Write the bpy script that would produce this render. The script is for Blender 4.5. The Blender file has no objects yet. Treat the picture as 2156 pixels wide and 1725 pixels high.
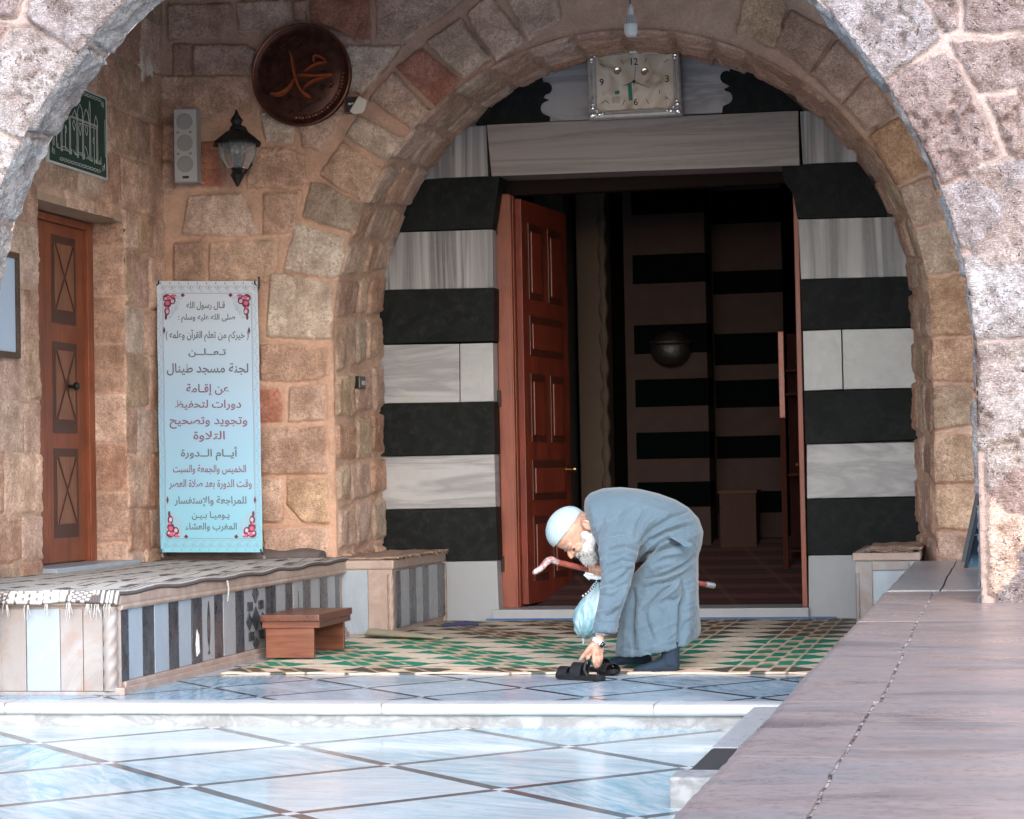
import bpy, bmesh, math, random
import numpy as np
from mathutils import Vector, Matrix
random.seed(7)
RNG = np.random.default_rng(11)
SC = bpy.context.scene
COL = SC.collection

# ---------------------------------------------------------------- camera geometry (solved from the photograph)
PW, PH = 2156.0, 1725.0                      # working pixel frame of the photograph
CF, CYAW, CPIT, CROL, CH = 4771.0, .21335, .029091, .019584, 1.08


def ray(u, v):
    a, b = u - PW / 2, v - PH / 2
    cr, sr = math.cos(CROL), math.sin(CROL)
    px = cr * a - sr * b
    py = sr * a + cr * b
    r, up = px / CF, -py / CF
    cp, sp = math.cos(CPIT), math.sin(CPIT)
    yf = cp - sp * up
    z = sp + cp * up
    cy, sy = math.cos(CYAW), math.sin(CYAW)
    return np.array([cy * r - sy * yf, sy * r + cy * yf, z])


CAMP = np.array([0, 0, CH])


def onX(u, v, X):
    r = ray(u, v)
    return CAMP + r * (X / r[0])


def onY(u, v, Y):
    r = ray(u, v)
    return CAMP + r * (Y / r[1])


def onZ(u, v, Z):
    r = ray(u, v)
    return CAMP + r * ((Z - CH) / r[2])


cam = bpy.data.cameras.new('camera')
cam.sensor_width = 36.0
cam.lens = 36.0 * CF / PW
cam.clip_start = 0.05
cam.clip_end = 2000
cam_o = bpy.data.objects.new('camera', cam)
COL.objects.link(cam_o)
_f = Vector(ray(PW / 2, PH / 2)).normalized()
_r = (Vector(ray(PW / 2 + 100, PH / 2)) - Vector(ray(PW / 2, PH / 2))).normalized()
_u = _r.cross(_f).normalized()
cam_o.matrix_world = Matrix(((_r.x, _u.x, -_f.x, 0), (_r.y, _u.y, -_f.y, 0), (_r.z, _u.z, -_f.z, CH), (0, 0, 0, 1)))
SC.camera = cam_o

# ---------------------------------------------------------------- light: bright overcast sky behind the camera
SUN_EL, SUN_AZ = math.radians(30), math.radians(160)     # azimuth clockwise from +Y
w = bpy.data.worlds.new('World')
SC.world = w
w.use_nodes = True
nt = w.node_tree
sky = nt.nodes.new('ShaderNodeTexSky')
sky.sky_type = 'NISHITA'
sky.sun_disc = False
sky.sun_elevation = SUN_EL
sky.sun_rotation = SUN_AZ
sky.air_density = 1.0
sky.dust_density = 1.2
sky.ozone_density = 1.0
bg = nt.nodes['Background']
bg.inputs['Strength'].default_value = 0.15
nt.links.new(sky.outputs[0], bg.inputs[0])
sun = bpy.data.lights.new('sun', 'SUN')
sun.energy = 1.0
sun.angle = math.radians(85)
sun.color = (1.0, .975, .955)
sun_o = bpy.data.objects.new('sun', sun)
COL.objects.link(sun_o)
_d = Vector((math.sin(SUN_AZ) * math.cos(SUN_EL), math.cos(SUN_AZ) * math.cos(SUN_EL), math.sin(SUN_EL)))
sun_o.rotation_euler = _d.to_track_quat('Z', 'Y').to_euler()
sun_o.location = (0, -5, 12)
SC.view_settings.view_transform = 'Standard'
SC.view_settings.look = 'None'
SC.view_settings.exposure = 1.95
SC.view_settings.gamma = 1.0
SC.render.engine = 'CYCLES'
SC.cycles.use_denoising = True
SC.cycles.max_bounces = 8
SC.cycles.diffuse_bounces = 5
SC.cycles.caustics_reflective = False
SC.cycles.caustics_refractive = False

# ---------------------------------------------------------------- material helper


class NT:
    def __init__(s, name):
        s.m = bpy.data.materials.new(name)
        s.m.use_nodes = True
        s.t = s.m.node_tree
        s.b = s.t.nodes['Principled BSDF']
        s._oc = None

    def n(s, t, **k):
        x = s.t.nodes.new(t)
        for a, v in k.items():
            setattr(x, a, v)
        return x

    def L(s, val, inp):
        if hasattr(val, 'is_output'):
            s.t.links.new(val, inp)
        else:
            if inp.type == 'RGBA' and len(val) == 3:
                val = (*val, 1)
            inp.default_value = val

    def oc(s):
        if s._oc is None:
            s._oc = s.n('ShaderNodeTexCoord').outputs['Object']
        return s._oc

    def math(s, op, a, b=0.0, clamp=False):
        x = s.n('ShaderNodeMath', operation=op, use_clamp=clamp)
        s.L(a, x.inputs[0])
        s.L(b, x.inputs[1])
        return x.outputs[0]

    def sep(s, v=None):
        x = s.n('ShaderNodeSeparateXYZ')
        s.L(s.oc() if v is None else v, x.inputs[0])
        return x.outputs

    def comb(s, a, b, c):
        x = s.n('ShaderNodeCombineXYZ')
        s.L(a, x.inputs[0]); s.L(b, x.inputs[1]); s.L(c, x.inputs[2])
        return x.outputs[0]

    def mapg(s, scale=(1, 1, 1), rot=(0, 0, 0), loc=(0, 0, 0), v=None):
        x = s.n('ShaderNodeMapping')
        s.L(s.oc() if v is None else v, x.inputs[0])
        x.inputs['Scale'].default_value = scale
        x.inputs['Rotation'].default_value = rot
        x.inputs['Location'].default_value = loc
        return x.outputs[0]

    def noise(s, scale, detail=4, rough=.55, v=None, dist=0.0, col=False):
        x = s.n('ShaderNodeTexNoise')
        s.L(s.oc() if v is None else v, x.inputs['Vector'])
        x.inputs['Scale'].default_value = scale
        x.inputs['Detail'].default_value = detail
        x.inputs['Roughness'].default_value = rough
        x.inputs['Distortion'].default_value = dist
        return x.outputs['Color' if col else 'Fac']

    def vor(s, scale, v=None, feature='F1', out='Distance'):
        x = s.n('ShaderNodeTexVoronoi', feature=feature)
        s.L(s.oc() if v is None else v, x.inputs['Vector'])
        x.inputs['Scale'].default_value = scale
        return x.outputs[out]

    def ramp(s, fac, stops, interp='LINEAR'):
        x = s.n('ShaderNodeValToRGB')
        s.L(fac, x.inputs[0])
        cr = x.color_ramp
        cr.interpolation = interp
        while len(cr.elements) < len(stops):
            cr.elements.new(.5)
        for e, (p, c) in zip(cr.elements, stops):
            e.position = p
            e.color = (c, c, c, 1) if isinstance(c, (int, float)) else (*c, 1)
        return x.outputs[0]

    def mix(s, fac, a, b, mode='MIX'):
        x = s.n('ShaderNodeMix', data_type='RGBA', blend_type=mode)
        s.L(fac, x.inputs[0]); s.L(a, x.inputs[6]); s.L(b, x.inputs[7])
        return x.outputs[2]

    def attr(s, name, out='Color'):
        return s.n('ShaderNodeAttribute', attribute_name=name).outputs[out]

    def bump(s, h, strength=.5, dist=.01, normal=None):
        x = s.n('ShaderNodeBump')
        x.inputs['Strength'].default_value = strength
        x.inputs['Distance'].default_value = dist
        s.L(h, x.inputs['Height'])
        if normal is not None:
            s.L(normal, x.inputs['Normal'])
        return x.outputs[0]

    def out(s, col, rough=.6, metal=0.0, normal=None, spec=None, coat=None):
        s.L(col, s.b.inputs['Base Color'])
        s.L(rough, s.b.inputs['Roughness'])
        s.L(metal, s.b.inputs['Metallic'])
        if normal is not None:
            s.L(normal, s.b.inputs['Normal'])
        if spec is not None:
            s.b.inputs['Specular IOR Level'].default_value = spec
        if coat is not None:
            s.b.inputs['Coat Weight'].default_value = coat
        return s.m


def plain(name, col, rough=.6, metal=0.0, var=.12, scale=30, bump=.15, spec=None, dist=.004, coat=None):
    k = NT(name)
    n = k.noise(scale, 5)
    c = k.mix(k.ramp(n, [(.25, 0.0), (.75, 1.0)]), tuple(x * (1 - var) for x in col), tuple(min(1, x * (1 + var)) for x in col))
    r = k.math('ADD', k.math('MULTIPLY', n, .2), rough - .1)
    return k.out(c, r, metal, k.bump(n, bump, dist), spec, coat)


def wood(name, dark, light, axis=2, rough=.35, scale=1.0, spec=.5):
    k = NT(name)
    sc = [22 * scale] * 3
    sc[axis] = 1.6 * scale
    v = k.mapg(tuple(sc))
    n = k.noise(1.0, 6, .6, v, dist=1.2)
    n2 = k.noise(3.5, 3)
    f = k.ramp(n, [(.3, 0.0), (.5, .55), (.7, 1.0)])
    c = k.mix(f, dark, light)
    c = k.mix(k.ramp(n2, [(.35, .0), (.7, .45)]), c, tuple(x * .55 for x in dark))
    return k.out(c, k.math('ADD', k.math('MULTIPLY', n, .25), rough - .1), 0, k.bump(n, .25, .002), spec)


def stone_mat(name, mortar, rough=.85, pits=.6, contrast=.35, pitcol=(.18, .1, .07), fine=1.0):
    """masonry: 'tint' = colour of each stone, 'msk' = 1 on stone, 0 on mortar"""
    k = NT(name)
    tint = k.mix(1.0, k.attr('tint'), (1.7, 1.7, 1.7), 'MULTIPLY')
    msk = k.attr('msk', 'Fac')
    n1 = k.noise(7, 6, .62)
    n2 = k.noise(38 * fine, 5, .7)
    n3 = k.noise(150 * fine, 3, .6)
    pv = k.vor(62 * fine, k.mapg((1, 1, 1), v=k.mix(.12, k.oc(), k.noise(25, 2, col=True))), 'F1')
    pm = k.ramp(pv, [(.12, 1.0), (.3, 0.0)])
    pm = k.math('MULTIPLY', pm, k.ramp(k.noise(9, 3), [(.46, 0.0), (.62, 1.0)]))
    pm = k.math('MULTIPLY', pm, msk)
    light = k.mix(1.0, tint, (1.3, 1.3, 1.3), 'MULTIPLY')
    dark = k.mix(1.0, tint, (1 - contrast, .92 - contrast, .88 - contrast), 'MULTIPLY')
    c = k.mix(k.ramp(n1, [(.3, 0.0), (.7, 1.0)]), dark, light)
    c = k.mix(k.ramp(n2, [(.36, .7), (.55, 0.0)]), c, dark)
    mc = k.mix(k.ramp(n1, [(.3, 0.0), (.7, 1.0)]), tuple(x * .78 for x in mortar), tuple(x * 1.15 for x in mortar))
    mc = k.mix(k.ramp(n2, [(.4, .35), (.6, 0.0)]), mc, tuple(x * .6 for x in mortar))
    c = k.mix(msk, mc, c)
    c = k.mix(k.math('MULTIPLY', pm, .85 * pits), c, pitcol)
    tool = k.noise(1.0, 3, .6, k.mapg((48, 48, 230), (0.35, .5, .2)))
    tl = k.ramp(tool, [(.38, 0.0), (.62, 1.0)])
    c = k.mix(k.math('MULTIPLY', k.math('MULTIPLY', k.ramp(n3, [(.34, 1.0), (.5, 0.0)]), msk), .55), c, k.mix(1.0, tint, (.42, .36, .33), 'MULTIPLY'))
    c = k.mix(k.math('MULTIPLY', k.math('MULTIPLY', k.ramp(n3, [(.56, 0.0), (.68, 1.0)]), msk), .5), c, k.mix(1.0, tint, (1.5, 1.52, 1.55), 'MULTIPLY'))
    big = k.noise(2.3, 3, .5)
    c = k.mix(k.math('MULTIPLY', k.ramp(big, [(.42, 0.0), (.68, 1.0)]), .35), c, k.mix(1.0, c, (.62, .5, .46), 'MULTIPLY'))
    h = k.math('ADD', k.math('MULTIPLY', n2, .7), k.math('MULTIPLY', n3, .5))
    h = k.math('ADD', h, k.math('MULTIPLY', k.math('MULTIPLY', tl, msk), .32))
    h = k.math('SUBTRACT', h, k.math('MULTIPLY', pm, 1.1 * pits))
    return k.out(c, rough, 0, k.bump(h, .95, .016), .2)


def marble(name, base, vein, scale=3.0, stretch=(1, 1, 1), rot=(0, 0, 0), amount=.5, rough=.35, dirt=(.45, .38, .33), dirtamt=.3, spec=.5):
    base, vein, dirt = [tuple(x * .72 for x in q) for q in (base, vein, dirt)]
    k = NT(name)
    v = k.mapg(stretch, rot)
    n = k.noise(scale, 7, .6, v, dist=.8)
    n2 = k.noise(scale * 2.3, 4, .6, v, dist=.4)
    vn = k.ramp(n, [(.5 - .22 * amount, 0.0), (.5, 1.0), (.5 + .1, 0.15), (.75, 0.0)])
    c = k.mix(k.math('MULTIPLY', vn, min(1, amount + .2)), base, vein)
    c = k.mix(k.ramp(n2, [(.3, 0.0), (.8, .5)]), c, tuple(min(1, (a * .6 + b * .4)) for a, b in zip(base, vein)))
    d = k.noise(14, 6, .65)
    c = k.mix(k.math('MULTIPLY', k.ramp(d, [(.5, 0.0), (.72, 1.0)]), dirtamt), c, dirt)
    r = k.math('ADD', k.math('MULTIPLY', d, .25), rough - .12)
    return k.out(c, r, 0, k.bump(d, .12, .004), spec)


# ---------------------------------------------------------------- mesh helpers
def link(o):
    COL.objects.link(o)
    return o


def thing(name, label, cat, loc=(0, 0, 0), group=None):
    o = link(bpy.data.objects.new(name, None))
    o.empty_display_size = .1
    o.location = loc
    o['label'] = label
    o['category'] = cat
    if group:
        o['group'] = group
    return o


def tag(o, label, cat, group=None):
    o['label'] = label
    o['category'] = cat
    if group:
        o['group'] = group
    return o


def wloc(o):
    p = Vector((0, 0, 0))
    while o is not None:
        p = p + o.location
        o = o.parent
    return p


def mesh_obj(name, verts, faces, mats, parent=None, smooth=False, mi=None, base=None, label=None):
    """verts are world coordinates; the object sits at its parent (or at base)"""
    org = wloc(parent) if parent is not None else Vector(base if base is not None else (0, 0, 0))
    vs = np.asarray(verts, float) - np.array(org)
    me = bpy.data.meshes.new(name)
    me.from_pydata(vs.tolist(), [], [list(map(int, f)) for f in faces] if not isinstance(faces, np.ndarray) else faces.tolist())
    for m in (mats if isinstance(mats, (list, tuple)) else [mats]):
        me.materials.append(m)
    if mi is not None:
        me.polygons.foreach_set('material_index', np.asarray(mi, dtype=np.int32))
    if smooth:
        me.polygons.foreach_set('use_smooth', np.ones(len(me.polygons), dtype=bool))
    me.update()
    o = link(bpy.data.objects.new(name, me))
    if parent is not None:
        o.parent = parent
    else:
        o.location = org
    if label:
        o['label'] = label
    return o


def struct(name, *a, **k):
    o = mesh_obj(name, *a, **k)
    o['kind'] = 'structure'
    return o


class MB:
    """collects bevelled shapes in world coordinates and builds ONE mesh"""
    def __init__(s):
        s.v = []
        s.f = []
        s.mi = []

    def add(s, vs, fs, mi=0):
        n = len(s.v)
        s.v += [tuple(map(float, p)) for p in vs]
        s.f += [[i + n for i in f] for f in fs]
        s.mi += [mi] * len(fs)
        return s

    def bm(s, bm, mi=0):
        bm.verts.index_update()
        s.add([v.co[:] for v in bm.verts], [[v.index for v in f.verts] for f in bm.faces], mi)
        bm.free()
        return s

    def box(s, x0, x1, y0, y1, z0, z1, bev=0.0, mi=0, M=None):
        bm = bmesh.new()
        bmesh.ops.create_cube(bm, size=1)
        for v in bm.verts:
            v.co = Vector(((x0 + x1) / 2 + v.co.x * (x1 - x0), (y0 + y1) / 2 + v.co.y * (y1 - y0), (z0 + z1) / 2 + v.co.z * (z1 - z0)))
        if bev > 0:
            bmesh.ops.bevel(bm, geom=list(bm.edges), offset=bev, segments=2, affect='EDGES', profile=.6)
        if M is not None:
            bmesh.ops.transform(bm, matrix=M, verts=bm.verts)
        return s.bm(bm, mi)

    def prism(s, poly, d, mi=0, bev=0.0):
        """poly: list of 3-D points (planar), extruded by vector d"""
        bm = bmesh.new()
        vs = [bm.verts.new(p) for p in poly]
        f = bm.faces.new(vs)
        r = bmesh.ops.extrude_face_region(bm, geom=[f])
        bmesh.ops.translate(bm, vec=Vector(d), verts=[e for e in r['geom'] if isinstance(e, bmesh.types.BMVert)])
        bmesh.ops.recalc_face_normals(bm, faces=bm.faces)
        if bev > 0:
            bmesh.ops.bevel(bm, geom=list(bm.edges), offset=bev, segments=2, affect='EDGES', profile=.6)
        return s.bm(bm, mi)

    def tube(s, pts, rad, seg=10, mi=0, flat=None):
        """round tube along pts with radii; closed ends"""
        P = [Vector(p) for p in pts]
        R = [rad] * len(P) if isinstance(rad, (int, float)) else list(rad)
        n = len(P)
        rings = []
        up = None
        for i in range(n):
            t = (P[min(i + 1, n - 1)] - P[max(i - 1, 0)])
            t = t.normalized() if t.length > 1e-9 else Vector((0, 0, 1))
            if up is None:
                up = t.orthogonal().normalized()
            up = (up - t * up.dot(t))
            up = up.normalized() if up.length > 1e-6 else t.orthogonal().normalized()
            b = t.cross(up)
            rings.append([P[i] + (up * math.cos(a) + b * math.sin(a)) * R[i] for a in [2 * math.pi * k / seg for k in range(seg)]])
        vs = [p for r in rings for p in r]
        fs = []
        for i in range(n - 1):
            for k in range(seg):
                fs.append([i * seg + k, i * seg + (k + 1) % seg, (i + 1) * seg + (k + 1) % seg, (i + 1) * seg + k])
        fs.append(list(range(seg))[::-1])
        fs.append([(n - 1) * seg + k for k in range(seg)])
        return s.add(vs, fs, mi)

    def lathe(s, prof, axis_o, axis=(0, 0, 1), seg=24, mi=0):
        """prof: (r, h) pairs turned about axis through axis_o"""
        A = Vector(axis).normalized()
        X = A.orthogonal().normalized()
        Y = A.cross(X)
        O = Vector(axis_o)
        vs = []
        for r, h in prof:
            for k in range(seg):
                a = 2 * math.pi * k / seg
                vs.append(O + A * h + (X * math.cos(a) + Y * math.sin(a)) * max(r, 1e-5))
        fs = []
        for i in range(len(prof) - 1):
            for k in range(seg):
                fs.append([i * seg + k, i * seg + (k + 1) % seg, (i + 1) * seg + (k + 1) % seg, (i + 1) * seg + k])
        fs.append(list(range(seg))[::-1])
        fs.append([(len(prof) - 1) * seg + k for k in range(seg)])
        return s.add(vs, fs, mi)

    def ell(s, c, r, M=None, seg=24, rings=14, mi=0):
        bm = bmesh.new()
        bmesh.ops.create_uvsphere(bm, u_segments=seg, v_segments=rings, radius=1)
        for v in bm.verts:
            p = Vector((v.co.x * r[0], v.co.y * r[1], v.co.z * r[2]))
            v.co = p
        if M is not None:
            bmesh.ops.transform(bm, matrix=M, verts=bm.verts)
        bmesh.ops.translate(bm, vec=Vector(c), verts=bm.verts)
        return s.bm(bm, mi)

    def loft(s, rings, mi=0):
        """rings: equal-length lists of points; ends capped"""
        k = len(rings[0])
        vs = [p for r in rings for p in r]
        fs = []
        for i in range(len(rings) - 1):
            for j in range(k):
                fs.append([i * k + j, i * k + (j + 1) % k, (i + 1) * k + (j + 1) % k, (i + 1) * k + j])
        fs.append(list(range(k))[::-1])
        fs.append([(len(rings) - 1) * k + j for j in range(k)])
        return s.add(vs, fs, mi)

    def build(s, name, mats, parent=None, smooth=False, base=None, label=None):
        o = mesh_obj(name, s.v, s.f, mats, parent, smooth, s.mi, base, label)
        if smooth:
            try:
                bm = bmesh.new()
                bm.from_mesh(o.data)
                for e in bm.edges:
                    if len(e.link_faces) == 2 and e.calc_face_angle(0) > math.radians(40):
                        e.smooth = False
                bm.to_mesh(o.data)
                bm.free()
            except Exception:
                pass
        return o


def remeshed(mb, voxel, smooth_it=4, disp=None):
    """voxel-union of everything in mb -> (verts, faces) of one continuous surface"""
    me = bpy.data.meshes.new('tmp')
    me.from_pydata(mb.v, [], mb.f)
    o = link(bpy.data.objects.new('tmp', me))
    md = o.modifiers.new('r', 'REMESH')
    md.mode = 'VOXEL'
    md.voxel_size = voxel
    if smooth_it:
        sm = o.modifiers.new('s', 'SMOOTH')
        sm.factor = .5
        sm.iterations = smooth_it
    dg = bpy.context.evaluated_depsgraph_get()
    m2 = bpy.data.meshes.new_from_object(o.evaluated_get(dg))
    V = np.empty(len(m2.vertices) * 3)
    m2.vertices.foreach_get('co', V)
    V = V.reshape(-1, 3)
    N = np.empty(len(m2.vertices) * 3)
    m2.vertices.foreach_get('normal', N)
    N = N.reshape(-1, 3)
    F = [list(p.vertices) for p in m2.polygons]
    bpy.data.objects.remove(o)
    bpy.data.meshes.remove(me)
    bpy.data.meshes.remove(m2)
    return V, F, N


# ---------------------------------------------------------------- numpy noise
def vnoise(x, y, seed=0):
    xi, yi = np.floor(x).astype(np.int64), np.floor(y).astype(np.int64)
    fx, fy = x - xi, y - yi
    fx = fx * fx * (3 - 2 * fx)
    fy = fy * fy * (3 - 2 * fy)

    def h(a, b):
        n = (a * 374761393 + b * 668265263 + seed * 982451653) & 0xffffffff
        n = ((n ^ (n >> 13)) * 1274126177) & 0xffffffff
        n = n ^ (n >> 16)
        return (n & 0xffff) / 65535.0
    return (h(xi, yi) * (1 - fx) + h(xi + 1, yi) * fx) * (1 - fy) + (h(xi, yi + 1) * (1 - fx) + h(xi + 1, yi + 1) * fx) * fy


def fbm(x, y, sc, seed=0, octs=4, gain=.5):
    t, a, n = 0, 1, 0
    for i in range(octs):
        t = t + a * (vnoise(x * sc + i * 17.3, y * sc - i * 9.1, seed + i) - .5)
        n += a
        a *= gain
        sc *= 2.03
    return t / n * 2


def poly_sd(U, V, poly):
    """signed distance, positive inside"""
    P = np.asarray(poly, float)
    d = np.full(U.shape, 1e9)
    ins = np.zeros(U.shape, bool)
    n = len(P)
    for i in range(n):
        a, b = P[i], P[(i + 1) % n]
        e = b - a
        L2 = e @ e + 1e-12
        t = np.clip(((U - a[0]) * e[0] + (V - a[1]) * e[1]) / L2, 0, 1)
        d = np.minimum(d, (U - a[0] - t * e[0]) ** 2 + (V - a[1] - t * e[1]) ** 2)
        c = (a[1] > V) != (b[1] > V)
        with np.errstate(divide='ignore', invalid='ignore'):
            xx = (b[0] - a[0]) * (V - a[1]) / (b[1] - a[1] + 1e-15) + a[0]
        ins ^= c & (U < xx)
    return np.where(ins, 1, -1) * np.sqrt(d)


def sstep(a, b, x):
    t = np.clip((x - a) / (b - a), 0, 1)
    return t * t * (3 - 2 * t)


def masonry(name, u0, u1, v0, v1, step, stones, mapping, mat, keep=None, snap=None, relief=.028, rough=.006,
            parent=None, base=None, warp=.011, seed=1, edge=.011, extra=None, smooth=True, rnd=-.003):
    """stones: list of (poly, tint).  A relief wall: every stone stands proud of its mortar, one mesh."""
    nu, nv = int(round((u1 - u0) / step)) + 1, int(round((v1 - v0) / step)) + 1
    U, V = np.meshgrid(np.linspace(u0, u1, nu), np.linspace(v0, v1, nv), indexing='ij')
    wu = U + warp * fbm(U, V, 6, seed + 50, 4) + .007 * fbm(U, V, 34, seed + 51, 2)
    wv = V + warp * fbm(U, V, 6, seed + 90, 4) + .007 * fbm(U, V, 34, seed + 91, 2)
    best = np.full(U.shape, -1.0)
    tint = np.zeros(U.shape + (3,)) + .3
    off = np.zeros(U.shape)
    for k, (poly, tc) in enumerate(stones):
        p = np.asarray(poly, float)
        a0, b0 = p.min(0) - .06
        a1, b1 = p.max(0) + .06
        i0, i1 = np.searchsorted(U[:, 0], a0), np.searchsorted(U[:, 0], a1)
        j0, j1 = np.searchsorted(V[0], b0), np.searchsorted(V[0], b1)
        if i1 <= i0 or j1 <= j0:
            continue
        sl = (slice(i0, i1), slice(j0, j1))
        sd = poly_sd(wu[sl], wv[sl], p)
        sd = sd - rnd
        m = sd > best[sl]
        best[sl] = np.where(m, sd, best[sl])
        tint[sl] = np.where(m[..., None], np.asarray(tc), tint[sl])
        off[sl] = np.where(m, (random.random() - .5) * .016, off[sl])
    msk = sstep(-.006, .008, best)
    h = relief * sstep(-.008, edge, best) + off * msk
    h = h + msk * rough * (fbm(U, V, 9, seed, 4) * 1.6 + fbm(U, V, 34, seed + 5, 3) * 1.0) + (1 - msk) * .004 * fbm(U, V, 14, seed + 7, 3)
    h = h - .020 * np.exp(-((best + .005) / .0055) ** 2) * (.5 + .8 * np.clip(fbm(U, V, 5, seed + 31, 2) + .4, 0, 1))
    if extra is not None:
        h = h + extra(U, V, msk)
    KU, KV = U, V
    ok = np.ones(U.shape, bool)
    if keep is not None:
        KU, KV, ok = keep(U, V, step)
    P = mapping(KU, KV, h)
    idx = np.arange(nu * nv).reshape(nu, nv)
    q = np.stack([idx[:-1, :-1], idx[1:, :-1], idx[1:, 1:], idx[:-1, 1:]], -1).reshape(-1, 4)
    okf = ok.reshape(-1)
    q = q[okf[q].all(1)]
    used = np.zeros(nu * nv, bool)
    used[q.reshape(-1)] = True
    new = np.cumsum(used) - 1
    q = new[q]
    Pv = P.reshape(-1, 3)[used]
    o = mesh_obj(name, Pv, q, mat, parent, smooth, base=base)
    me = o.data
    a = me.color_attributes.new('tint', 'FLOAT_COLOR', 'POINT')
    c = np.ones((len(Pv), 4), np.float32)
    c[:, :3] = tint.reshape(-1, 3)[used]
    a.data.foreach_set('color', c.reshape(-1))
    b = me.attributes.new('msk', 'FLOAT', 'POINT')
    b.data.foreach_set('value', msk.reshape(-1)[used].astype(np.float32))
    return o


def tintvar(c, v=.12):
    f = 1 + (random.random() - .5) * 2 * v
    w_ = (random.random() - .5) * .1
    return (c[0] * f * (1 + w_), c[1] * f, c[2] * f * (1 - w_))


def courses(u0, u1, v0, v1, ch, lmin, lmax, gap, tints, jit=.02):
    out = []
    v = v0
    while v < v1 - .05:
        hh = ch * random.uniform(.82, 1.2)
        u = u0 - random.uniform(0, lmin)
        while u < u1:
            l = random.uniform(lmin, lmax)
            j = lambda: random.uniform(-jit, jit)
            out.append(([(u + gap + j(), v + gap + j()), (u + l - gap + j(), v + gap + j()), (u + l - gap + j(), v + hh - gap + j()), (u + gap + j(), v + hh - gap + j())], tintvar(random.choice(tints))))
            u += l
        v += hh
    return out


# ---------------------------------------------------------------- lettering
AR = {'ء': (0xFE80,), 'آ': (0xFE81, 0xFE82), 'أ': (0xFE83, 0xFE84), 'ؤ': (0xFE85, 0xFE86), 'إ': (0xFE87, 0xFE88), 'ا': (0xFE8D, 0xFE8E), 'ة': (0xFE93, 0xFE94),
      'د': (0xFEA9, 0xFEAA), 'ذ': (0xFEAB, 0xFEAC), 'ر': (0xFEAD, 0xFEAE), 'ز': (0xFEAF, 0xFEB0), 'و': (0xFEED, 0xFEEE), 'ى': (0xFEEF, 0xFEF0)}
for ch_, b_ in dict(ئ=0xFE89, ب=0xFE8F, ت=0xFE95, ث=0xFE99, ج=0xFE9D, ح=0xFEA1, خ=0xFEA5, س=0xFEB1, ش=0xFEB5, ص=0xFEB9, ض=0xFEBD, ط=0xFEC1, ظ=0xFEC5, ع=0xFEC9, غ=0xFECD, ف=0xFED1, ق=0xFED5, ك=0xFED9, ل=0xFEDD, م=0xFEE1, ن=0xFEE5, ه=0xFEE9, ي=0xFEF1).items():
    AR[ch_] = (b_, b_ + 1, b_ + 2, b_ + 3)
LAM = {'ا': (0xFEFB, 0xFEFC), 'أ': (0xFEF7, 0xFEF8), 'إ': (0xFEF9, 0xFEFA), 'آ': (0xFEF5, 0xFEF6)}


def shape_arabic(t):
    out = []
    i = 0

    def joins_next(c):
        return c == 'ـ' or (c in AR and len(AR[c]) == 4)

    def joins_prev(c):
        return c == 'ـ' or (c in AR and len(AR[c]) > 1)
    prev = ' '
    while i < len(t):
        c = t[i]
        if c == 'ل' and i + 1 < len(t) and t[i + 1] in LAM:
            out.append(chr(LAM[t[i + 1]][1 if joins_next(prev) else 0]))
            prev = t[i + 1]
            i += 2
            continue
        nx = t[i + 1] if i + 1 < len(t) else ' '
        if c in AR:
            f = AR[c]
            p = joins_next(prev) and len(f) > 1
            n = len(f) == 4 and joins_prev(nx)
            out.append(chr(f[3 if p and n else 1 if p else 2 if n else 0]))
        else:
            out.append({'(': ')', ')': '('}.get(c, c))
        prev = c
        i += 1
    return ''.join(reversed(out))


def text_shape(s, fat=0.0, extr=0.0):
    """returns verts (n,3) and faces of a flat or extruded text in em units"""
    c = bpy.data.curves.new('tmp_text', 'FONT')
    c.body = s
    c.offset = fat
    c.extrude = extr
    c.resolution_u = 3
    o = link(bpy.data.objects.new('tmp_text', c))
    dg = bpy.context.evaluated_depsgraph_get()
    m = bpy.data.meshes.new_from_object(o.evaluated_get(dg))
    V = np.array([v.co[:] for v in m.vertices]).reshape(-1, 3)
    F = [list(p.vertices) for p in m.polygons]
    bpy.data.objects.remove(o)
    bpy.data.curves.remove(c)
    bpy.data.meshes.remove(m)
    return V, F

# ================================================================ MATERIALS OF THE PLACE
def pxY(pts, Y):
    """photo points -> (x, z) on the plane Y"""
    r = []
    for u, v in pts:
        p = onY(u, v, Y)
        r.append((p[0], p[2]))
    return r


WARM = [(.55, .39, .315), (.58, .425, .35), (.50, .34, .265), (.60, .455, .375), (.46, .305, .24)]
PALE = (.62, .51, .43)
RED = (.42, .20, .15)
GREYS = (.38, .315, .265)
M_wall = stone_mat('warm_limestone', (.74, .49, .375), pits=.7, contrast=.45)
M_arch = stone_mat('pale_pitted_limestone', (.44, .345, .32), pits=1.4, contrast=.58, pitcol=(.085, .045, .04), fine=.7)


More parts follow.
